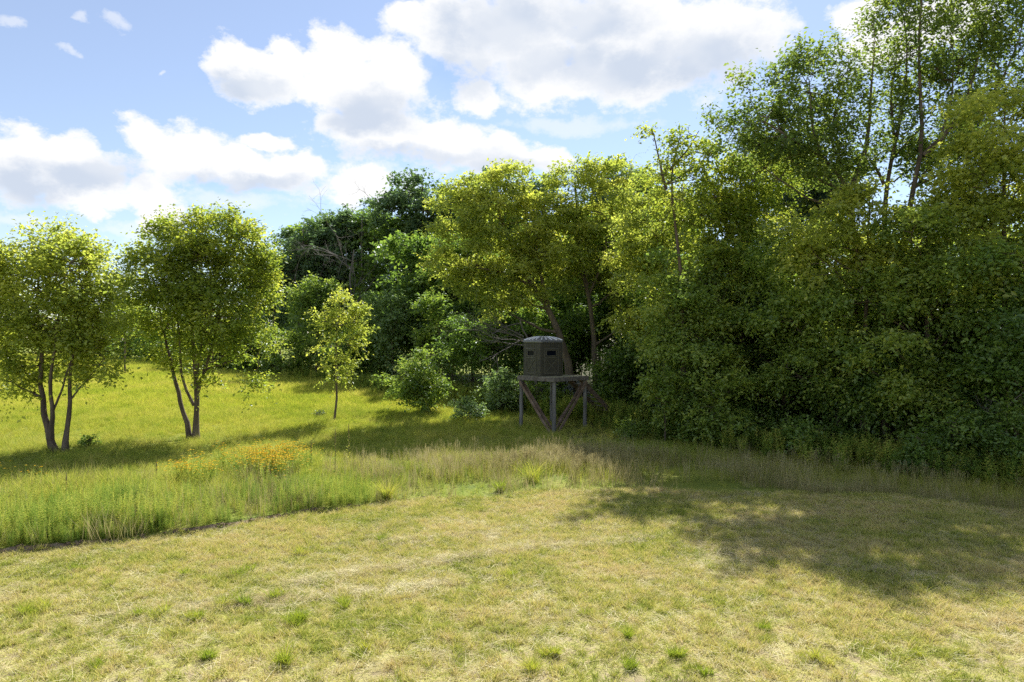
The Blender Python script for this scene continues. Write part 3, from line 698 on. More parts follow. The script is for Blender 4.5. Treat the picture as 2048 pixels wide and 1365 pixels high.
# --- trees deep inside the wood, behind the edge, and the far hedge line (copies of the ones above)
G_IN = 'trees deep inside the wood'
for i, (x, y, rz, s, k) in enumerate([(13, 40, 1.0, 1.05, 0), (18, 37, 2.2, 1.1, 2), (24, 34, .6, 1.1, 3), (9, 47, 3.0, 1.1, 0), (20, 46, 4.0, 1.3, 1), (28, 42, 5.0, 1.25, 2), (14, 55, 2.0, 1.2, 3), (34, 34, 1.2, 1.2, 0), (4, 56, 5.2, 1.1, 6), (27, 25, 2.6, 1.1, 2), (24, 18, 1.1, 1.0, 3), (31, 20, .4, 1.2, 0)]):
    copy_tree(EDGE[k], x, y, rz, s, 'shadowed tree deep inside the wood behind the dark edge', G_IN)
G_FAR = 'far hedge line beyond the meadow'
for i, (px, D, rz, s, k) in enumerate([(-60, 112, .3, 1.0, 0), (10, 118, 1.4, 1.1, 4), (80, 114, 2.3, 1.0, 1), (150, 112, 3.3, 1.1, 0), (215, 110, .8, .95, 1), (285, 104, 1.9, 1.0, 0), (345, 98, 2.9, 1.0, 4), (405, 92, 4.2, 1.05, 0), (455, 84, 5.0, 1.0, 1), (500, 76, .5, .9, 4), (180, 106, 4, 1.5, 3), (260, 98, 5, 1.5, 4), (320, 92, 2, 1.5, 3), (430, 76, 1, 1.3, 4), (470, 72, 3, 1.2, 3), (505, 70, 2, 1.2, 4)]):
    copy_tree(SH[k], PX(px, D), D, rz, s, 'green tree of the far hedge line glimpsed beyond the meadow', G_FAR)


for i, (px, D, rz, s_, k) in enumerate([(660, 74, .4, 1.5, 4), (705, 70, 1.3, 1.4, 3), (760, 68, 2.4, 1.5, 4), (800, 64, .9, 1.4, 9), (845, 62, 3.3, 1.3, 20), (900, 66, 1.7, 1.4, 4), (945, 60, 4.4, 1.3, 20), (985, 56, .3, 1.3, 9), (1030, 54, 2.1, 1.2, 21),
                                        (1070, 50, 5.1, 1.2, 9), (1120, 55, 1.0, 1.3, 20), (1165, 48, 2.8, 1.2, 9), (1215, 47, .6, 1.3, 22), (1265, 43, 3.6, 1.2, 10), (1310, 41, 1.8, 1.2, 11), (1350, 39, 4.8, 1.3, 9), (1400, 37, .2, 1.2, 10), (1450, 36, 2.5, 1.3, 11), (1500, 35, 5.5, 1.3, 9), (1560, 34, 1.1, 1.2, 10),
                                        (1620, 33, 3.9, 1.3, 9), (1690, 32, 2.2, 1.2, 10), (1760, 31, .8, 1.2, 11), (1840, 30, 4.1, 1.3, 9), (1930, 29, 5.9, 1.2, 10), (2020, 28, 3.1, 1.2, 11), (2120, 27, 1.5, 1.3, 9), (1000, 72, 1, 1.7, 20), (1100, 68, 2, 1.7, 21), (1200, 62, 3, 1.6, 22), (1330, 58, 4, 1.6, 22), (780, 80, 5, 1.8, 20), (880, 78, 6, 1.8, 21), (640, 86, 2, 1.8, 20), (560, 92, 3, 1.7, 21)]):
    copy_tree(SH[k], PX(px, D), D, rz, s_, 'shaded dark bush deep in the wood, seen only through gaps', 'understorey inside the wood')


# --- bare wood: dead tree, dead limbs, fallen branches
def dead_branches(g, rg, p, d, L, r, depth):
    n = 5; pts = [np.array(p, float)]
    dd = np.array(d, float); dd /= np.linalg.norm(dd)
    for i in range(n - 1):
        dd = dd + rg.normal(0, .16, 3); dd /= np.linalg.norm(dd); pts.append(pts[-1] + dd * L / (n - 1))
    g.tube(pts, np.linspace(r, r * .45, n), 5 if depth > 1 else 3)
    if depth > 0:
        for i in range(rg.integers(2, 5)):
            t = rg.integers(1, n); q = dd + rg.normal(0, .7, 3); dead_branches(g, rg, pts[t], q, L * rg.uniform(.45, .75), r * .5, depth - 1)


def dead(name, label, cat, px, D, stems, seed, group=None):
    rg = np.random.default_rng(seed); x = PX(px, D); b = gz1(x, D); o = np.array([x, D, b]); g = Geo(); g2 = Geo()
    root = thing(name, label, cat, (x, D, b), 0, group)
    for (pts, r0, dirs) in stems:
        P = np.array([np.array([PX(a, D + dd), D + dd, PZ(c, D + dd)]) - o for a, c, dd in pts]); g.tube(resample(P, 10, rg, r0 * .4), np.linspace(r0, r0 * .4, 10), 7)
        for (ax, ay, ddd, L, r) in dirs:
            s = P[-1] + (P[0] - P[-1]) * rg.uniform(0, .5); dead_branches(g2, rg, s, (ax, ddd, ay), L, r, 3)
    g.build('trunk', M['deadwood'], root, True); g2.build('branches', M['deadwood'], root, True)['kind'] = 'stuff'


dead('dead_tree', 'leafless grey dead tree in front of the dark oaks', 'tree', 705, 66, [([(705, 745, 0), (702, 640, 0), (700, 560, 0), (708, 500, 0)], .16, [(-1, .7, -.2, 4.5, .07), (-.8, .9, 0, 4, .07), (-1, .4, -.3, 4, .06), (.5, 1, 0, 3, .06), (.2, 1, -.2, 3.5, .06), (-.5, 1, .1, 4, .06)])], 201)
dead('dead_tree', 'bare grey twigs standing above the oak tops', 'tree', 720, 79, [([(722, 740, 0), (722, 560, 0), (724, 430, 0)], .16, [(.1, 1, -.1, 2.6, .05), (-.3, 1, 0, 2.6, .05), (.3, 1, 0, 2.4, .05)])], 202)
dead('dead_tree', 'bare twigs sticking out above the middle of the wood', 'tree', 1262, 52, [([(1262, 740, 0), (1262, 480, 0), (1262, 330, 0)], .14, [(.1, 1, -.1, 2.6, .04), (-.4, 1, 0, 2.0, .04), (.5, 1, 0, 2.0, .04)])], 203)
dead('dead_tree', 'low tangle of grey dead branches beside the leaning trunk', 'tree', 1060, 40, [([(1075, 800, 0), (1062, 700, 0), (1040, 640, -.3)], .09, [(-1, .25, -.4, 2.4, .045), (-1, .05, -.6, 2.6, .045), (-1, -.2, -.3, 2.2, .04), (-1, .5, -.2, 2.2, .04), (-.9, -.4, -.4, 2, .04), (-1, .1, -.1, 2.8, .04)])], 204)
dead('dead_tree', 'pale dead twigs showing in the dark edge near the margin', 'tree', 2000, 22.5, [([(2010, 960, 0), (2010, 880, 0), (2015, 800, 0)], .04, [(-.6, .9, -.4, 1.1, .02), (.3, 1, -.5, 1.1, .02), (-.9, .2, -.4, 1.0, .02)])], 205)


def fallen(label, px, D, ang, L, seed):
    rg = np.random.default_rng(seed); x = PX(px, D); g = Geo(); b = gz1(x, D)
    dead_branches(g, rg, (0, 0, .12), (math.cos(ang), math.sin(ang), .12), L, .05, 2)
    o = g.build('fallen_branch', M['deadwood'], None, True, (x, D, b)); tag(o, label, 'branch')


fallen('grey fallen branch lying in the shade under the corner tree', 1470, 27.6, .1, 2.2, 211)
fallen('grey fallen branch upright in the undergrowth below the olive trees', 1800, 23.8, 1.2, 1.4, 212)
print('leaves', LEAFCOUNT[0])

# ------------------------------------------------------------------ blind and platform
M['old_wood'] = solid_mat('weathered_post', [(.3, (.08, .078, .072)), (.5, (.15, .145, .135)), (.72, (.24, .235, .22))], 6, 8, .9, .6, 20, (1, 1, .15))
M['plank'] = solid_mat('brown_plank', [(.3, (.09, .062, .046)), (.5, (.17, .12, .09)), (.75, (.27, .205, .16))], 5, 8, .85, .4, 18, (1, .4, 1))
M['rim'] = solid_mat('grey_rim_board', [(.3, (.075, .065, .055)), (.5, (.135, .12, .105)), (.75, (.23, .21, .19))], 5, 8, .9, .5, 18)
M['deck'] = solid_mat('mossy_deck', [(.3, (.16, .14, .10)), (.5, (.24, .225, .13)), (.7, (.34, .33, .27))], 5, 8, .9, .4, 18)
M['shell'] = solid_mat('olive_plastic', [(.3, (.038, .036, .024)), (.55, (.05, .047, .032)), (.8, (.064, .06, .042))], 3.5, 7, .6, .12, 60, spec=.4)
M['shell_trim'] = solid_mat('olive_trim_painted_shading', [(.3, (.066, .063, .045)), (.8, (.09, .086, .062))], 3.5, 7, .6, .1, 60, spec=.4)  # same olive as the panels, lightened: shading contrast put into the colour
M['roof_metal'] = solid_mat('grey_roof', [(.3, (.09, .093, .10)), (.6, (.14, .142, .15)), (.8, (.2, .2, .205))], 4, 6, .38, .05, 40, metal=0.0, spec=.8)
M['roof_rib'] = solid_mat('roof_rib_painted_glare', [(.3, (.55, .55, .55)), (.7, (.72, .71, .70))], 4, 4, .35, 0, spec=.6)  # same plastic as the darker skin; sky glare painted into the rib colour
M['rivet'] = solid_mat('pale_cap', [(.3, (.4, .38, .34)), (.7, (.5, .47, .42))], 5, 3, .5, 0)


def glass_mat():
    m, nn, ll = new_mat('dark_glass')
    p = nn.new('ShaderNodeBsdfPrincipled'); p.inputs['Base Color'].default_value = (.006, .008, .014, 1); p.inputs['Roughness'].default_value = .2; p.inputs['Specular IOR Level'].default_value = .04
    o = nn.new('ShaderNodeOutputMaterial'); ll.new(p.outputs[0], o.inputs[0]); return m


M['glass'] = glass_mat()
PD = 34.0; PXX = PX(1106, PD); DECK = 2.78
pgz = gz1(PXX, PD)


def build_platform():
    root = thing('raised_platform', 'weathered timber platform on round posts that carries the blind', 'platform', (PXX, PD, 0), R(45 - 1.5))
    h = 1.22                                          # half side; local axes run along the sides, the local (-,-) corner faces the camera
    tops = DECK - .05
    for k, (sx, sy) in enumerate([(-1, -1), (1, -1), (-1, 1), (1, 1)]):
        g = Geo(); rg = np.random.default_rng(300 + k); x, y = sx * (h - .10), sy * (h - .10)
        g.tube(resample([(x, y, -.4), (x + rg.normal(0, .02), y, 1.3), (x, y, tops - .17)], 10, rg, .006), np.linspace(.105, .09, 10), 12, wob=.03, rg=rg)
        g.build('post', M['old_wood'], root, True)
    for (a, b) in [((-h, -h), (h, -h)), ((h, -h), (h, h)), ((h, h), (-h, h)), ((-h, h), (-h, -h))]:
        g = Geo(); d = np.array([b[0] - a[0], b[1] - a[1]]); d /= np.linalg.norm(d); nrm = np.array([d[1], -d[0]]) * .022
        p0 = np.array([a[0], a[1]]) + nrm - d * .0; p1 = np.array([b[0], b[1]]) + nrm + d * .044
        g.bar((*p0, DECK - .115), (*p1, DECK - .115), .20, .044); g.build('rim_board', M['rim'], root, bevel=.006)
    nb = 17; wdt = 2 * h / nb
    for i in range(nb):
        g = Geo(); x = -h + wdt * (i + .5); g.box((x, 0, DECK - .02 + .004 * math.sin(i * 2.3)), (wdt - .012, 2 * h + .03 + .02 * math.sin(i * 5.1), .036)); g.build('deck_board', M['deck'], root, bevel=.004)
    for i in range(5):
        g = Geo(); y = -h + .35 + i * (2 * h - .7) / 4; g.box((0, y, DECK - .12), (2 * h - .02, .04, .15)); g.build('joist', M['plank'], root)
    # diagonal braces: from the tops of the side posts down to the foot of the near post, doubled, and at the back
    e = h - .10
    for (a, b, o) in [((-e, e, 2.5), (-e, -e + .14, .12), (-.13, 0)), ((e, -e, 2.5), (-e + .14, -e, .12), (0, -.13)), ((-e, e, 2.45), (-e, -e + .22, .22), (.13, 0)), ((e, -e, 2.45), (-e + .22, -e, .22), (0, .13)),
                      ((e, -e, 2.5), (e, e - .2, .2), (.13, 0)), ((-e, e, 2.5), (e - .2, e, .2), (0, .13))]:
        g = Geo(); A = np.array([a[0] + o[0], a[1] + o[1], a[2]]); B = np.array([b[0] + o[0], b[1] + o[1], b[2]]); g.bar(A, B, .14, .042); g.build('brace', M['plank'], root, bevel=.004)
    # staircase off the far right side (local +x... the side facing right and away)
    st = link('staircase', None, root, (h + .05, -.25, 0))
    n = 11; run = 3.5
    for sy in (-.42, .42):
        g = Geo(); g.bar((0, sy, DECK - .16), (run, sy, .02), .24, .045); g.build('stringer', M['plank'], st)
    for i in range(n):
        t = (i + .6) / n; g = Geo(); g.box((run * t, 0, (DECK - .1) * (1 - t)), (.26, .90, .04)); g.build('tread', M['rim'], st, bevel=.004)


build_platform()


def build_blind():
    BXc, BYc = PXX - .50, PD - .02
    root = thing('hunting_blind', 'olive box-shaped hunting blind with a ribbed grey roof on the timber platform', 'hunting blind', (BXc, BYc, DECK + .005), R(45 - 12.8))
    s, ch, H = 1.44, .13, 1.69
    a = s / 2; wl_ = s - 2 * ch
    g = Geo(); g.box((0, 0, .03), (s - .02, s - .02, .058)); g.build('floor', M['shell'], root)
    for k in range(4):                                # wall k faces local -y turned by k*90
        ca, sa = math.cos(k * math.pi / 2), math.sin(k * math.pi / 2)
        wall = link('wall', None, root, (0, 0, 0), (0, 0, k * math.pi / 2))
        y = -a
        wx0, wx1, wz0, wz1 = -.28, .28, 1.01, 1.23
        g = Geo()                                     # panel with a real window opening
        for (x0, x1, z0, z1) in [(-wl_ / 2, wx0, 0, H), (wx1, wl_ / 2, 0, H), (wx0, wx1, 0, wz0), (wx0, wx1, wz1, H)]:
            g.box(((x0 + x1) / 2, y + .02, (z0 + z1) / 2), (x1 - x0, .04, z1 - z0))
        g.build('panel', M['shell'], wall)
        g = Geo()
        for (x0, x1, z0, z1) in [(wx0 - .05, wx1 + .05, wz1, wz1 + .05), (wx0 - .05, wx1 + .05, wz0 - .05, wz0), (wx0 - .05, wx0, wz0, wz1), (wx1, wx1 + .05, wz0, wz1)]:
            g.box(((x0 + x1) / 2, y - .010, (z0 + z1) / 2), (x1 - x0, .026, z1 - z0))
        g.build('window_frame', M['shell_trim'], wall, bevel=.004)
        g = Geo(); g.box((0, y + .022, (wz0 + wz1) / 2), (wx1 - wx0, .006, wz1 - wz0)); g.build('pane', M['glass'], wall)
        g = Geo(); g.box((0, y - .03, wz1 + .085), (.70, .062, .05)); g.build('window_hood', M['shell_trim'], wall, bevel=.008)
        g = Geo(); fr = .44
        for (x0, x1, z0, z1) in [(-fr, -fr + .07, .10, 1.38), (fr - .07, fr, .10, 1.38), (-fr + .07, fr - .07, 1.31, 1.38), (-fr + .07, fr - .07, .86, .93), (-fr + .07, fr - .07, .10, .17)]:
            g.box(((x0 + x1) / 2, y - .012, (z0 + z1) / 2), (x1 - x0, .024, z1 - z0))
        g.build('frame_board', M['shell_trim'], wall, bevel=.004)
        for sg in (1, -1):
            g = Geo(); g.bar((-.36 * sg, y - .010 - .002 * sg, .18), (.36 * sg, y - .010 - .002 * sg, .85), .05, .018 + .004 * sg, up=(0, 1, 0)) if False else None
            A = np.array([-.36 * sg, y - .009, .175]); B = np.array([.36 * sg, y - .009, .855]); d = (B - A) / np.linalg.norm(B - A); u = np.cross(d, [0, 1, 0])
            g.box((A + B) / 2 + [0, -.002 * (sg + 1), 0], (np.linalg.norm(B - A) - .06, .018, .05), np.array([d, [0, 1, 0], u])); g.build('cross_brace', M['shell_trim'], wall)
        for i in range(7):                            # vertical siding ribs above the window
            g = Geo(); g.box((-.42 + i * .14, y - .006, 1.535), (.025, .012, .25)); g.build('siding_rib', M['shell_trim'], wall)
    for k in range(4):                                # rounded corner posts
        ang = k * math.pi / 2
        c = a - ch; g = Geo(); pts = []
        g2 = Geo(); th = np.linspace(math.pi, 1.5 * math.pi, 5)
        prof = np.stack([-c + ch * .98 * np.cos(th), -c + ch * .98 * np.sin(th)], 1)
        V = np.concatenate([np.c_[prof, np.zeros(5)], np.c_[prof, np.full(5, H)]]); Q = [[i, i + 1, i + 6, i + 5] for i in range(4)]
        g.add(V, Q)
        p = link('corner_post', g.mesh('corner_post', [M['shell']], False), root, (0, 0, 0), (0, 0, ang))
        g2.tube([(-c - ch * .72, -c - ch * .72, .02), (-c - ch * .72, -c - ch * .72, H - .03)], [.022, .022], 6); link('corner_bead', g2.mesh('corner_bead', [M['shell_trim']], True), p)
    # roof: low eight-sided dome with radial ribs and a rolled rim
    roof = link('roof', None, root, (0, 0, H))
    ov = a + .05; cr = ov - ch * 1.1
    base = []
    for k in range(4):
        th = k * math.pi / 2
        for q in np.linspace(-cr, cr, 9):
            base.append((math.cos(th) * q + math.sin(th) * ov, math.sin(th) * q - math.cos(th) * ov))
    base = np.array(base); nb = len(base)
    rings = [(1.0, -.05), (1.015, .0), (1.0, .05), (.8, .125), (.55, .19), (.28, .235), (.06, .25)]
    V = np.concatenate([np.c_[base * r, np.full(nb, z)] for r, z in rings]); Q = []
    for r in range(len(rings) - 1):
        for i in range(nb):
            Q.append([r * nb + i, r * nb + (i + 1) % nb, (r + 1) * nb + (i + 1) % nb, (r + 1) * nb + i])
    link('roof_skin', np_mesh('roof_skin', V, Q, [M['roof_metal']], False), roof)
    for i in range(0, nb, 2):
        b = base[i]; g = Geo(); pts = [np.array([*(b * r), z + .018]) for r, z in rings[2:6]]
        g.tube(pts, [.036, .034, .026, .016], 6); g.build('roof_rib', M['roof_rib'], roof, True)
    g = Geo(); g.tube([(0, 0, .235), (0, 0, .262), (0, 0, .272)], [.11, .10, .01], 10); g.build('roof_cap', M['rivet'], roof, True)


build_blind()

# ------------------------------------------------------------------ grass, weeds, flowers
def blades(rg, n, rad, h, w, lean=.35, seg=2, curl=.5, hvar=.35, lie=0.0):
    """n bent tapering blades in a patch of radius rad"""
    a = rg.random(n) * 2 * np.pi; r = rad * np.sqrt(rg.random(n)); B = np.stack([r * np.cos(a), r * np.sin(a), np.zeros(n)], 1)
    hh = h * (1 - hvar + 2 * hvar * rg.random(n)); az = rg.random(n) * 2 * np.pi; dv = np.stack([np.cos(az), np.sin(az), np.zeros(n)], 1)
    ln = lean * (.3 + rg.random(n)); face = rg.random(n) * 2 * np.pi; s = np.stack([np.cos(face), np.sin(face), np.zeros(n)], 1)
    rows = []
    for i in range(seg + 1):
        t = i / seg; off = (ln * t + curl * ln * t * t) * hh
        z = hh * t * np.sqrt(np.maximum(.06, 1 - (ln * t) ** 2 * .6)) * (1 - lie) + .01 * lie
        c = B + dv * off[:, None]; c[:, 2] = z; wd = w * (1 - .85 * t ** 1.3)
        rows.append(c - s * wd / 2); rows.append(c + s * wd / 2)
    V = np.stack(rows, 1).reshape(-1, 3); k = 2 * (seg + 1)
    Q = np.concatenate([np.stack([np.arange(n) * k + 2 * i, np.arange(n) * k + 2 * i + 1, np.arange(n) * k + 2 * i + 3, np.arange(n) * k + 2 * i + 2], 1) for i in range(seg)])
    return V, Q, np.repeat(rg.random(n), k)


def src_coll(name, meshes):
    c = bpy.data.collections.new(name)
    for i, me in enumerate(meshes):
        o = bpy.data.objects.new(f'{name}_piece_{i:02d}', me); c.objects.link(o)
    return c


def scatter(name, P, rz, scl, coll, nsrc, label, cat, tilt=None):
    n = len(P); me = bpy.data.meshes.new(name); me.vertices.add(n); me.vertices.foreach_set('co', np.asarray(P, np.float32).ravel())
    rot = np.zeros((n, 3), np.float32); rot[:, 2] = rz
    if tilt is not None: rot[:, 0] = rng.normal(0, tilt, n); rot[:, 1] = rng.normal(0, tilt, n)
    a = me.attributes.new('rot', 'FLOAT_VECTOR', 'POINT'); a.data.foreach_set('vector', rot.ravel())
    a = me.attributes.new('scl', 'FLOAT', 'POINT'); a.data.foreach_set('value', np.asarray(scl, np.float32))
    a = me.attributes.new('idx', 'INT', 'POINT'); a.data.foreach_set('value', rng.integers(0, nsrc, n).astype(np.int32))
    me.update()
    o = link(name, me); tag(o, label, cat, None, 'stuff')
    ng = bpy.data.node_groups.new(name + '_scatter', 'GeometryNodeTree')
    ng.interface.new_socket('Geometry', in_out='INPUT', socket_type='NodeSocketGeometry'); ng.interface.new_socket('Geometry', in_out='OUTPUT', socket_type='NodeSocketGeometry')
    nn, ll = ng.nodes, ng.links
    gi, go = nn.new('NodeGroupInput'), nn.new('NodeGroupOutput')
    ci = nn.new('GeometryNodeCollectionInfo'); ci.inputs['Collection'].default_value = coll; ci.inputs['Separate Children'].default_value = True; ci.inputs['Reset Children'].default_value = True
    ip = nn.new('GeometryNodeInstanceOnPoints'); ip.inputs['Pick Instance'].default_value = True

    def na(nm, dt):
        k = nn.new('GeometryNodeInputNamedAttribute'); k.data_type = dt; k.inputs['Name'].default_value = nm; return k.outputs[0]
    ll.new(gi.outputs[0], ip.inputs['Points']); ll.new(ci.outputs[0], ip.inputs['Instance']); ll.new(na('idx', 'INT'), ip.inputs['Instance Index'])
    ll.new(na('rot', 'FLOAT_VECTOR'), ip.inputs['Rotation']); ll.new(na('scl', 'FLOAT'), ip.inputs['Scale']); ll.new(ip.outputs[0], go.inputs[0])
    md = o.modifiers.new('scatter', 'NODES'); md.node_group = ng
    return o


def blade_mesh(nm, mat, sd, *a, **k):
    V, Q, var = blades(np.random.default_rng(sd), *a, **k); return np_mesh(nm, V, Q, [M[mat]], False, attrs={'var': var})


def in_view(x, y, m=1.12):
    return np.abs(x) < 0.75 * y * m + .8


def vnoise(x, y, s, seed=0):                          # cheap smooth noise for density
    rg = np.random.default_rng(seed); v = 0
    for k in range(5):
        a = rg.uniform(0, 6.28); f = s * rg.uniform(.6, 1.7); v = v + np.sin((x * math.cos(a) + y * math.sin(a)) * f + rg.uniform(0, 6.28))
    return v / 5


# mown stubble with cut straw lying in it
c_mown = src_coll('stubble', [blade_mesh('stubble', 'mown_blade', 400 + i, 24, .13, .075, .009, lean=1.0, curl=.8, hvar=.5, lie=.5) for i in range(6)] + [blade_mesh('stubble', 'mown_blade', 410 + i, 34, .055 + .015 * i, .085, .009, lean=.6, curl=.7, hvar=.5) for i in range(3)])
c_straw = src_coll('straw', [blade_mesh('straw', 'straw', 420 + i, 16, .15, .16, .006, lean=1.0, curl=.3, hvar=.5, lie=.86) for i in range(5)])
n = 110000
y = 7.5 + 15.5 * np.sqrt(rng.random(n)); x = (rng.random(n) * 2 - 1) * (.80 * y + 1.5)
ok = (y < edge_y(x) + .05) & (rng.random(n) < .80 + .3 * vnoise(x, y, 2.6, 3) + .35 * vnoise(x, y, 7.0, 31)); x, y = x[ok], y[ok]
scatter('mown_grass', np.stack([x, y, gz(x, y)], 1), rng.random(len(x)) * 6.28, .7 + .7 * rng.random(len(x)) + .25 * vnoise(x, y, 1.7, 5), c_mown, 9, 'short dry mown grass covering the near field', 'grass')
n = 42000
y = 7.5 + 15 * np.sqrt(rng.random(n)); x = (rng.random(n) * 2 - 1) * (.80 * y + 1.5)
ok = (y < edge_y(x) - .05) & (rng.random(n) < .45 + .5 * vnoise(x, y, 1.3, 9)); x, y = x[ok], y[ok]
# swaths left by the mower
wx, wy = [], []
for (pts, num, wid) in [([(-4.2, 12.6), (-1.5, 13.9), (.5, 14.9), (3.7, 15.8)], 1500, .10), ([(-3.0, 15.0), (.0, 16.2), (2.6, 17.2)], 700, .14), ([(-6.5, 11.2), (-3.5, 12.0), (-1.0, 12.7)], 450, .14), ([(2.5, 16.6), (4.5, 16.9), (6.5, 16.4)], 400, .2), ([(4.0, 15.0), (6.5, 13.6), (9.0, 12.2)], 500, .2)]:
    P = resample([(a, b, 0) for a, b in pts], 40, rng, .01); t = rng.random(num) * 38; i0 = t.astype(int); f = t - i0
    q = P[i0] * (1 - f)[:, None] + P[i0 + 1] * f[:, None]; wx.append(q[:, 0] + rng.normal(0, wid, num)); wy.append(q[:, 1] + rng.normal(0, wid, num))
x = np.r_[x, np.concatenate(wx)]; y = np.r_[y, np.concatenate(wy)]
scatter('cut_straw', np.stack([x, y, gz(x, y) + .015 + .02 * rng.random(len(x))], 1), rng.random(len(x)) * 6.28, .7 + .7 * rng.random(len(x)), c_straw, 5, 'pale cut straw lying in swaths on the mown field', 'straw', tilt=.12)

# clods along the little bank
def clod(sd):
    rg = np.random.default_rng(sd); th = np.linspace(0, 2 * np.pi, 8)[:-1]; V = []; rr = rg.uniform(.6, 1.1, (4, 7))
    for i, ph in enumerate((-.3, .2, .7, 1.2)):
        V.append(np.stack([np.cos(th) * math.cos(ph), np.sin(th) * math.cos(ph), np.full(7, math.sin(ph) * .55)], 1) * rr[i][:, None])
    V = np.concatenate(V) * .07; Q = [[i * 7 + j, i * 7 + (j + 1) % 7, (i + 1) * 7 + (j + 1) % 7, (i + 1) * 7 + j] for i in range(3) for j in range(7)]
    return np_mesh('clod', V, Q, [GM['soil']], False)


c_clod = src_coll('clod', [clod(440 + i) for i in range(5)])
n = 900; x = rng.uniform(-13, -2, n); k = rng.random(n) < .25 + .75 * (vnoise(x, x * 0, 1.6, 2) > 0); x = x[k]; y = edge_y(x) + rng.normal(.02, .10, len(x))
scatter('soil_clods', np.stack([x, y, gz(x, y)], 1), rng.random(len(x)) * 6.28, .35 + 1.0 * rng.random(len(x)) ** 2, c_clod, 5, 'loose brown soil clods along the low bank of the meadow', 'soil')

# meadow grass near and far
c_mead = src_coll('meadow_clump', [blade_mesh('meadow_clump', 'meadow_blade', 460 + i, 30, .22, .5, .012, lean=.5, curl=.8, hvar=.45, seg=3) for i in range(6)])
c_far = src_coll('far_clump', [blade_mesh('far_clump', 'far_blade', 480 + i, 34, .5, .42, .03, lean=.55, curl=.8, hvar=.45) for i in range(5)])


def wood_edge(x):                                     # where the wood's undergrowth begins
    return np.interp(x, [-80, -30, -20, -14, -9, -4, 0, 4, 9, 13, 16, 20], [125, 78, 64, 58, 50, 46, 42, 38, 29.5, 25, 21, 18])


n = 34000
y = 14 + 26 * rng.random(n) ** .8; x = (rng.random(n) * 2 - 1) * (.80 * y + 1)
ok = (y > edge_y(x) + .08) & (y < wood_edge(x) + 1.5) & (rng.random(n) < 1 - .55 * sstep(6, 3, y - edge_y(x)) * sstep(4, 1, x)); x, y = x[ok], y[ok]
sc = (.45 + .75 * rng.random(len(x)) ** 1.5 + .28 * vnoise(x, y, .9, 4)) * (1 - .5 * sstep(18, 23, y)) * (.3 + .7 * sstep(0, .9 + 2.6 * sstep(-7.5, 0, x), y - edge_y(x))) * (1 - .3 * sstep(6, 3, y - edge_y(x)))
scatter('meadow_grass', np.stack([x, y, gz(x, y)], 1), rng.random(len(x)) * 6.28, sc, c_mead, 6, 'long green grass of the unmown strip around the trees', 'grass')
n = 46000
y = 31 + 100 * rng.random(n) ** 1.3; x = PX(rng.uniform(-90, 1000, n), y)
ok = (y < wood_edge(x) + 2) & (rng.random(n) < sstep(30, 40, y) + .1); x, y = x[ok], y[ok]
scatter('far_meadow_grass', np.stack([x, y, gz(x, y)], 1), rng.random(len(x)) * 6.28, (.6 + .5 * rng.random(len(x))) * (.42 + .58 * sstep(33, 58, y)), c_far, 5, 'sunlit yellow-green grass of the far meadow', 'grass')


# leafy weeds (goldenrod) in the strip behind the mowing line
def weed(sd, h=.95, nl=34, L=.13, W=.034, mat='weed_leaf'):
    rg = np.random.default_rng(sd); g = Geo(); V, Q, va = [], [], []; off = 0
    for s in range(3):
        b = rg.normal(0, .07, 3); b[2] = 0; top = b + [rg.normal(0, .08), rg.normal(0, .08), h * rg.uniform(.75, 1.1)]
        t = np.linspace(.08, 1, nl); P = b + (top - b) * t[:, None]; az = np.arange(nl) * 2.4 + rg.random() * 6
        k = (1.15 - .75 * t) * rg.uniform(.8, 1.2, nl); A = np.stack([np.cos(az), np.sin(az), .55 + rg.normal(0, .25, nl)], 1); A /= np.linalg.norm(A, axis=1)[:, None]
        Bv = np.cross(A, [0, 0, 1.0]); Bv /= np.linalg.norm(Bv, axis=1)[:, None]
        l = (L * k)[:, None]; ww = (W * k)[:, None]
        v = np.stack([P, P + A * l * .5 + Bv * ww / 2, P + A * l - [0, 0, .02], P + A * l * .5 - Bv * ww / 2], 1).reshape(-1, 3)
        V.append(v); Q.append(np.arange(nl * 4).reshape(-1, 4) + off); off += nl * 4; va.append(np.repeat(rg.random(nl), 4))
        sw = .004; st = np.array([b + [-sw, 0, 0], b + [sw, 0, 0], top + [sw, 0, 0], top - [sw, 0, 0]]); V.append(st); Q.append(np.array([[0, 1, 2, 3]]) + off); off += 4; va.append(np.full(4, .2))
    return np_mesh('weed', np.concatenate(V), np.concatenate(Q), [M[mat]], False, attrs={'var': np.concatenate(va)})


c_weed = src_coll('weed', [weed(500 + i) for i in range(6)])
n = 15000
x = rng.uniform(-16, 3.2, n); v = .12 + 5.5 * rng.random(n) ** 1.5; y = edge_y(x) + v
ok = (rng.random(n) < (.55 + .6 * vnoise(x, y, 1.1, 6)) * (1 - sstep(2.5, 6, v) * .8) * (1 - .8 * sstep(-7.5, 0, x) * (1 - .6 * sstep(1, 3, v)))); x, y, v = x[ok], y[ok], v[ok]
scatter('leafy_weeds', np.stack([x, y, gz(x, y)], 1), rng.random(len(x)) * 6.28, (.24 + .5 * rng.random(len(x)) ** 1.3 + .22 * vnoise(x, y, 1.7, 12)) * (1 - .4 * sstep(17.5, 21, y)) * (.6 + .4 * sstep(0, .8 + 2.4 * sstep(-8, 0, x), v)), c_weed, 6, 'tall leafy green weeds crowding the edge of the mown field', 'weeds', tilt=.06)


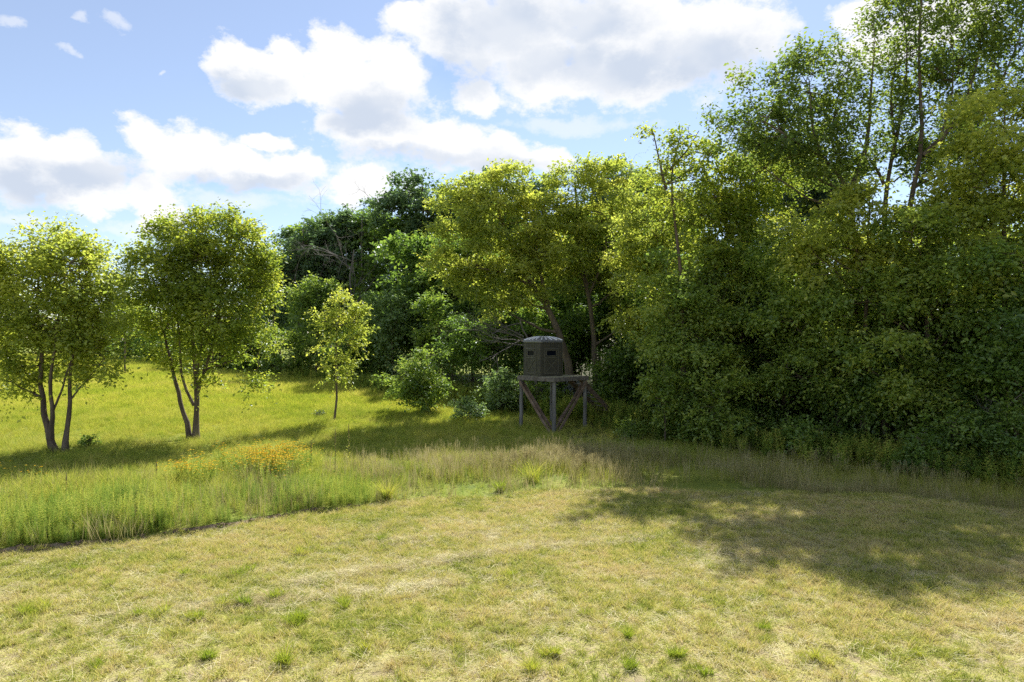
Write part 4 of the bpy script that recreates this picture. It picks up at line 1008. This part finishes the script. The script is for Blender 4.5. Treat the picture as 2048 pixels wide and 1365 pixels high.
# brome with tan panicles
def brome(sd):
    rg = np.random.default_rng(sd); V, Q, va = blades(rg, 16, .16, .55, .008, lean=.35, curl=.6, seg=2)
    n1 = len(Q); off = len(V); V2, Q2, va2 = [], [], []
    for s in range(7):
        b = rg.normal(0, .1, 3); b[2] = 0; tp = b + [rg.normal(0, .12), rg.normal(0, .12), rg.uniform(.65, .95)]; sw = .0035
        V2.append([b - [sw, 0, 0], b + [sw, 0, 0], tp + [sw, 0, 0], tp - [sw, 0, 0]]); Q2.append([off, off + 1, off + 2, off + 3]); off += 4; va2 += [.5] * 4
        for k in range(7):
            p = tp - [0, 0, .03 * k]; a = rg.random() * 6.28; d = np.array([math.cos(a), math.sin(a), .2]) * rg.uniform(.03, .065); s_ = np.array([-math.sin(a), math.cos(a), 0]) * .010
            V2.append([p, p + d * .5 + s_, p + d - [0, 0, .03], p + d * .5 - s_]); Q2.append([off, off + 1, off + 2, off + 3]); off += 4; va2 += [rg.random()] * 4
    me = np_mesh('brome', np.concatenate([V, np.array(V2).reshape(-1, 3)]), np.concatenate([Q, np.array(Q2)]), [M['meadow_blade'], M['panicle']], False, np.r_[np.zeros(n1), np.ones(len(Q2))], {'var': np.r_[va, va2]})
    return me


c_brome = src_coll('brome', [brome(520 + i) for i in range(5)])
n = 5200
x = np.r_[rng.normal(.6, 2.6, 2600), rng.uniform(2, 17, 2600)]; v = np.r_[rng.normal(4.6, 1.3, 2600), 1.2 + 4.2 * rng.random(2600)]; y = edge_y(x) + v
ok = (v > .4) & (y < wood_edge(x) + 1) & (rng.random(n) < (.35 + .6 * vnoise(x, y, .9, 8)) * (1 - .55 * sstep(2, 5, x))); x, y = x[ok], y[ok]
scatter('seeding_grass', np.stack([x, y, gz(x, y)], 1), rng.random(len(x)) * 6.28, .5 + .32 * rng.random(len(x)), c_brome, 5, 'tall grass with tan seed heads in front of the blind and the wood', 'grass', tilt=.08)

# broad-leaved undergrowth along the foot of the wood
c_und = src_coll('undergrowth_plant', [weed(540 + i, .7, 26, .17, .07, 'weed_leaf') for i in range(4)])
n = 5200; x = rng.uniform(-32, 20, n); y = wood_edge(x) + rng.normal(.3, 1.6, n)
k = in_view(x, y); x, y = x[k], y[k]
scatter('undergrowth', np.stack([x, y, gz(x, y)], 1), rng.random(len(x)) * 6.28, .7 + .9 * rng.random(len(x)), c_und, 4, 'low leafy undergrowth along the foot of the wood', 'undergrowth', tilt=.1)


# yellow coneflowers
def flower_plant(sd):
    rg = np.random.default_rng(sd); V, Q, va, mi = [], [], [], []; off = 0
    def quad(a, m, v):
        nonlocal off
        V.append(np.array(a)); Q.append([off, off + 1, off + 2, off + 3]); off += 4; va.extend([v] * 4); mi.append(m)
    for s in range(5):
        b = np.r_[rg.normal(0, .09, 2), 0]; tp = b + np.r_[rg.normal(0, .08, 2), rg.uniform(.6, .9)]; sw = .004
        quad([b - [sw, 0, 0], b + [sw, 0, 0], tp + [sw, 0, 0], tp - [sw, 0, 0]], 0, .3)
        for k in range(8):
            a = k * .785 + rg.normal(0, .1); d = np.array([math.cos(a), math.sin(a), -.35]); sd_ = np.array([-math.sin(a), math.cos(a), 0]) * .014
            quad([tp + d * .006, tp + d * .026 + sd_, tp + d * .05, tp + d * .026 - sd_], 1, rg.random())
        quad([tp + [-.012, -.012, .012], tp + [.012, -.012, .012], tp + [.012, .012, .014], tp + [-.012, .012, .014]], 2, .5)
        for k in range(8):
            t = rg.uniform(.1, .8); p = b + (tp - b) * t; a = rg.random() * 6.28; d = np.array([math.cos(a), math.sin(a), .4]) * .1; s_ = np.array([-math.sin(a), math.cos(a), 0]) * .014
            quad([p, p + d * .5 + s_, p + d, p + d * .5 - s_], 0, rg.random())
    return np_mesh('flower_plant', np.concatenate(V), np.array(Q), [M['weed_leaf'], M['petal'], M['flower_eye']], False, mi, {'var': va})


c_flow = src_coll('flower_plant', [flower_plant(560 + i) for i in range(5)])
fx, fy = [], []
for (px, py, sx, sy, num) in [(545, 934, 27, 11, 170), (500, 920, 30, 5, 34), (590, 920, 18, 6, 34), (365, 960, 14, 3, 24), (420, 957, 10, 3, 10), (470, 938, 60, 12, 24), (50, 962, 30, 2, 4)]:
    a = rng.normal(px, sx, num); b = rng.normal(py, sy, num) + 22; d = DG(b); fx.append(PX(a, d)); fy.append(d)
x = np.concatenate(fx); y = np.concatenate(fy)
scatter('yellow_wildflowers', np.stack([x, y, gz(x, y)], 1), rng.random(len(x)) * 6.28, .7 + .3 * rng.random(len(x)), c_flow, 5, 'patch of orange-yellow wildflowers in the long grass near the forked tree', 'flowers')

# dry stalks at the margin, under the dark edge
c_dry = src_coll('dry_stalks', [blade_mesh('dry_stalks', 'panicle', 580 + i, 14, .18, .42, .007, lean=.25, curl=.4, hvar=.5) for i in range(4)])
n = 260; x = rng.uniform(8, 16, n); y = edge_y(x) + .05 + .9 * rng.random(n) ** 1.6
scatter('dry_stalks', np.stack([x, y, gz(x, y)], 1), rng.random(n) * 6.28, .6 + .6 * rng.random(n), c_dry, 4, 'brown dry stalks along the shaded edge of the mown field', 'stalks')

n = 1500; x = rng.uniform(-15, 9, n); v = .1 + 7 * rng.random(n) ** 1.2; y = edge_y(x) + v; k = (y < wood_edge(x)) & (vnoise(x, y, 1.4, 21) > -.1); x, y = x[k], y[k]
scatter('dead_stalks', np.stack([x, y, gz(x, y)], 1), rng.random(len(x)) * 6.28, .6 + 1.0 * rng.random(len(x)), c_dry, 4, 'thin tan dead stalks mixed through the unmown strip', 'stalks', tilt=.15)

# ------------------------------------------------------------------ single tufts and stalks one can count
tufts = [(763, 1084, 22, 'grass tuft nearest the leafy weeds, on the mown field'), (602, 1108, 30, 'pale tuft midway between the weed bank and the broad bright tuft'), (480, 1150, 44, 'broad bright tuft, the biggest on the meadow side of the mown field'),
         (369, 1156, 38, 'bright tuft beside the broadest one, slightly smaller'), (408, 1165, 30, 'yellowish tuft squeezed between the two big bright tufts'), (215, 1172, 26, 'small tuft below the bare soil patch of the bank'), (156, 1144, 22, 'small tuft just under the dirt bank near the picture margin'),
         (66, 1226, 40, 'dense tuft closest to the picture margin below the bank'), (310, 1238, 38, 'bright tuft in the row of three beneath the paired big tufts'), (400, 1240, 30, 'paler tuft at the end of the row of three beneath the big tufts'), (270, 1236, 22, 'brownish little tuft starting the row of three beneath the big tufts'), (440, 1212, 36, 'wide faded tuft directly below the broad bright tuft'), (490, 1212, 34, 'faded tuft touching the wide faded one below the broad bright tuft'),
         (545, 1196, 34, 'soft green tuft between the broad bright tuft and the vivid dark one'), (685, 1212, 38, 'vivid dark green tuft alone in the middle of the mown field'), (590, 1246, 40, 'wide low tuft next to the vivid dark green tuft'), (570, 1334, 22, 'tall narrow dark green tuft at the bottom of the picture'),
         (420, 1322, 30, 'medium tuft between the loose corner tuft and the tall narrow tuft'), (190, 1342, 46, 'loose wide tuft in the bottom corner of the mown field'), (1255, 1282, 20, 'small neat tuft above the widest flat tuft'), (1105, 1318, 32, 'lively tuft just above the thick tuft with the dark foot'), (1065, 1344, 40, 'thick tuft with a dark shaded foot at the bottom of the picture'),
         (1262, 1338, 58, 'widest flat tuft at the bottom of the mown field'), (1355, 1320, 26, 'small tuft beside the widest flat tuft'), (1410, 1354, 30, 'tuft cut by the bottom of the picture near the widest flat one'), (1170, 1236, 20, 'tiny tuft by itself in the open stubble above the lively tuft'), (1640, 1326, 40, 'broad pale tuft on the sunny ground below the wood shadow'), (1016, 1156, 18, 'tiny tuft close to the straw swath in the middle of the field'), (880, 1260, 26, 'small tuft in open stubble between the vivid tuft and the tiny one'), (1530, 1262, 22, 'little tuft on the sunny side of the wood shadow'), (730, 1300, 24, 'small tuft below the vivid dark green tuft'), (1840, 1310, 28, 'tuft nearest the shadowed corner of the mown field')]
for i, (px, py, wpx, lab) in enumerate(tufts):
    d = DG(py); x = PX(px, d); r = wpx / 2 / F_PX * d; tall = 1.8 if i == 16 else 1.0
    rg = np.random.default_rng(600 + i); Vs, Qs, vs_, off = [], [], [], 0
    for q in range(int(rg.integers(2, 6))):
        rr = r * rg.uniform(.25, .6); V, Q, va = blades(rg, int(46 + 560 * rr), rr, (.10 + .36 * r) * tall * rg.uniform(.55, 1.15), .0085, lean=rg.uniform(.4, .8), curl=.8, hvar=.6, seg=3)
        V[:, :2] += rg.normal(0, r * .42, 2); Vs.append(V); Qs.append(Q + off); vs_.append(va); off += len(V)
    V, Q, va = np.concatenate(Vs), np.concatenate(Qs), np.concatenate(vs_)
    o = link('grass_tuft', np_mesh('grass_tuft', V, Q, [M['tuft_blade']], False, attrs={'var': va}), None, (x, d, gz1(x, d)))
    tag(o, lab or 'small green grass tuft regrowing among the dry mown stubble', 'grass tuft', 'green tufts on the mown field')
for i, (px, py, wpx, h, lab) in enumerate([(1066, 966, 42, .62, 'big bright green grass clump at the mowing line in front of the blind'), (1000, 984, 22, .36, 'smaller yellow-green grass clump next to the big clump by the mowing line'), (775, 1004, 16, .55, 'dark upright weed clump at the mowing line below the shrub')]):
    d = DG(py); x = PX(px, d); r = wpx / 2 / F_PX * d
    V, Q, va = blades(np.random.default_rng(650 + i), 200, r * .7, h, .013, lean=.5, curl=.9, hvar=.4, seg=4)
    o = link('grass_clump', np_mesh('grass_clump', V, Q, [M['tuft_blade']], False, attrs={'var': va}), None, (x, d, gz1(x, d))); tag(o, lab, 'grass clump')
for i, (px, py, top, lab) in enumerate([(670, 962, 862, 'tall thin weed stalk standing below the sapling stem'), (697, 928, 848, 'thin weed stalk just beside the sapling, farther from the flowers'), (312, 978, 930, 'thin pale stalk rising before the shadow of the forked tree'), (622, 945, 888, 'thin stalk at the end of the yellow flower patch'), (132, 1010, 955, 'leafy spike standing above the weeds near the two-trunk tree')]):
    d = DG(py); x = PX(px, d); h = (py - top) / F_PX * d; rg = np.random.default_rng(670 + i); g = Geo()
    root = thing('weed_stalk', lab, 'weed', (x, d, gz1(x, d)))
    g.tube([(0, 0, 0), (.01, 0, h * .5), (0, .02, h * .8), (.01, .01, h)], [.012, .011, .018, .005], 6); g.build('stem', M['panicle'], root, True)
    nl = 26; t = np.linspace(.05, .9, nl); az = np.arange(nl) * 2.4; A = np.stack([np.cos(az), np.sin(az), np.full(nl, .6)], 1); P = np.stack([t * 0, t * 0, t * h], 1); Bv = np.cross(A, [0, 0, 1.]); l = (.16 * (1.1 - t))[:, None]
    V = np.stack([P, P + A * l * .5 + Bv * l * .14, P + A * l, P + A * l * .5 - Bv * l * .14], 1).reshape(-1, 3)
    link('leaves', np_mesh('leaves', V, np.arange(nl * 4).reshape(-1, 4), [M['weed_leaf']], False, attrs={'var': np.repeat(rg.random(nl), 4)}), root)
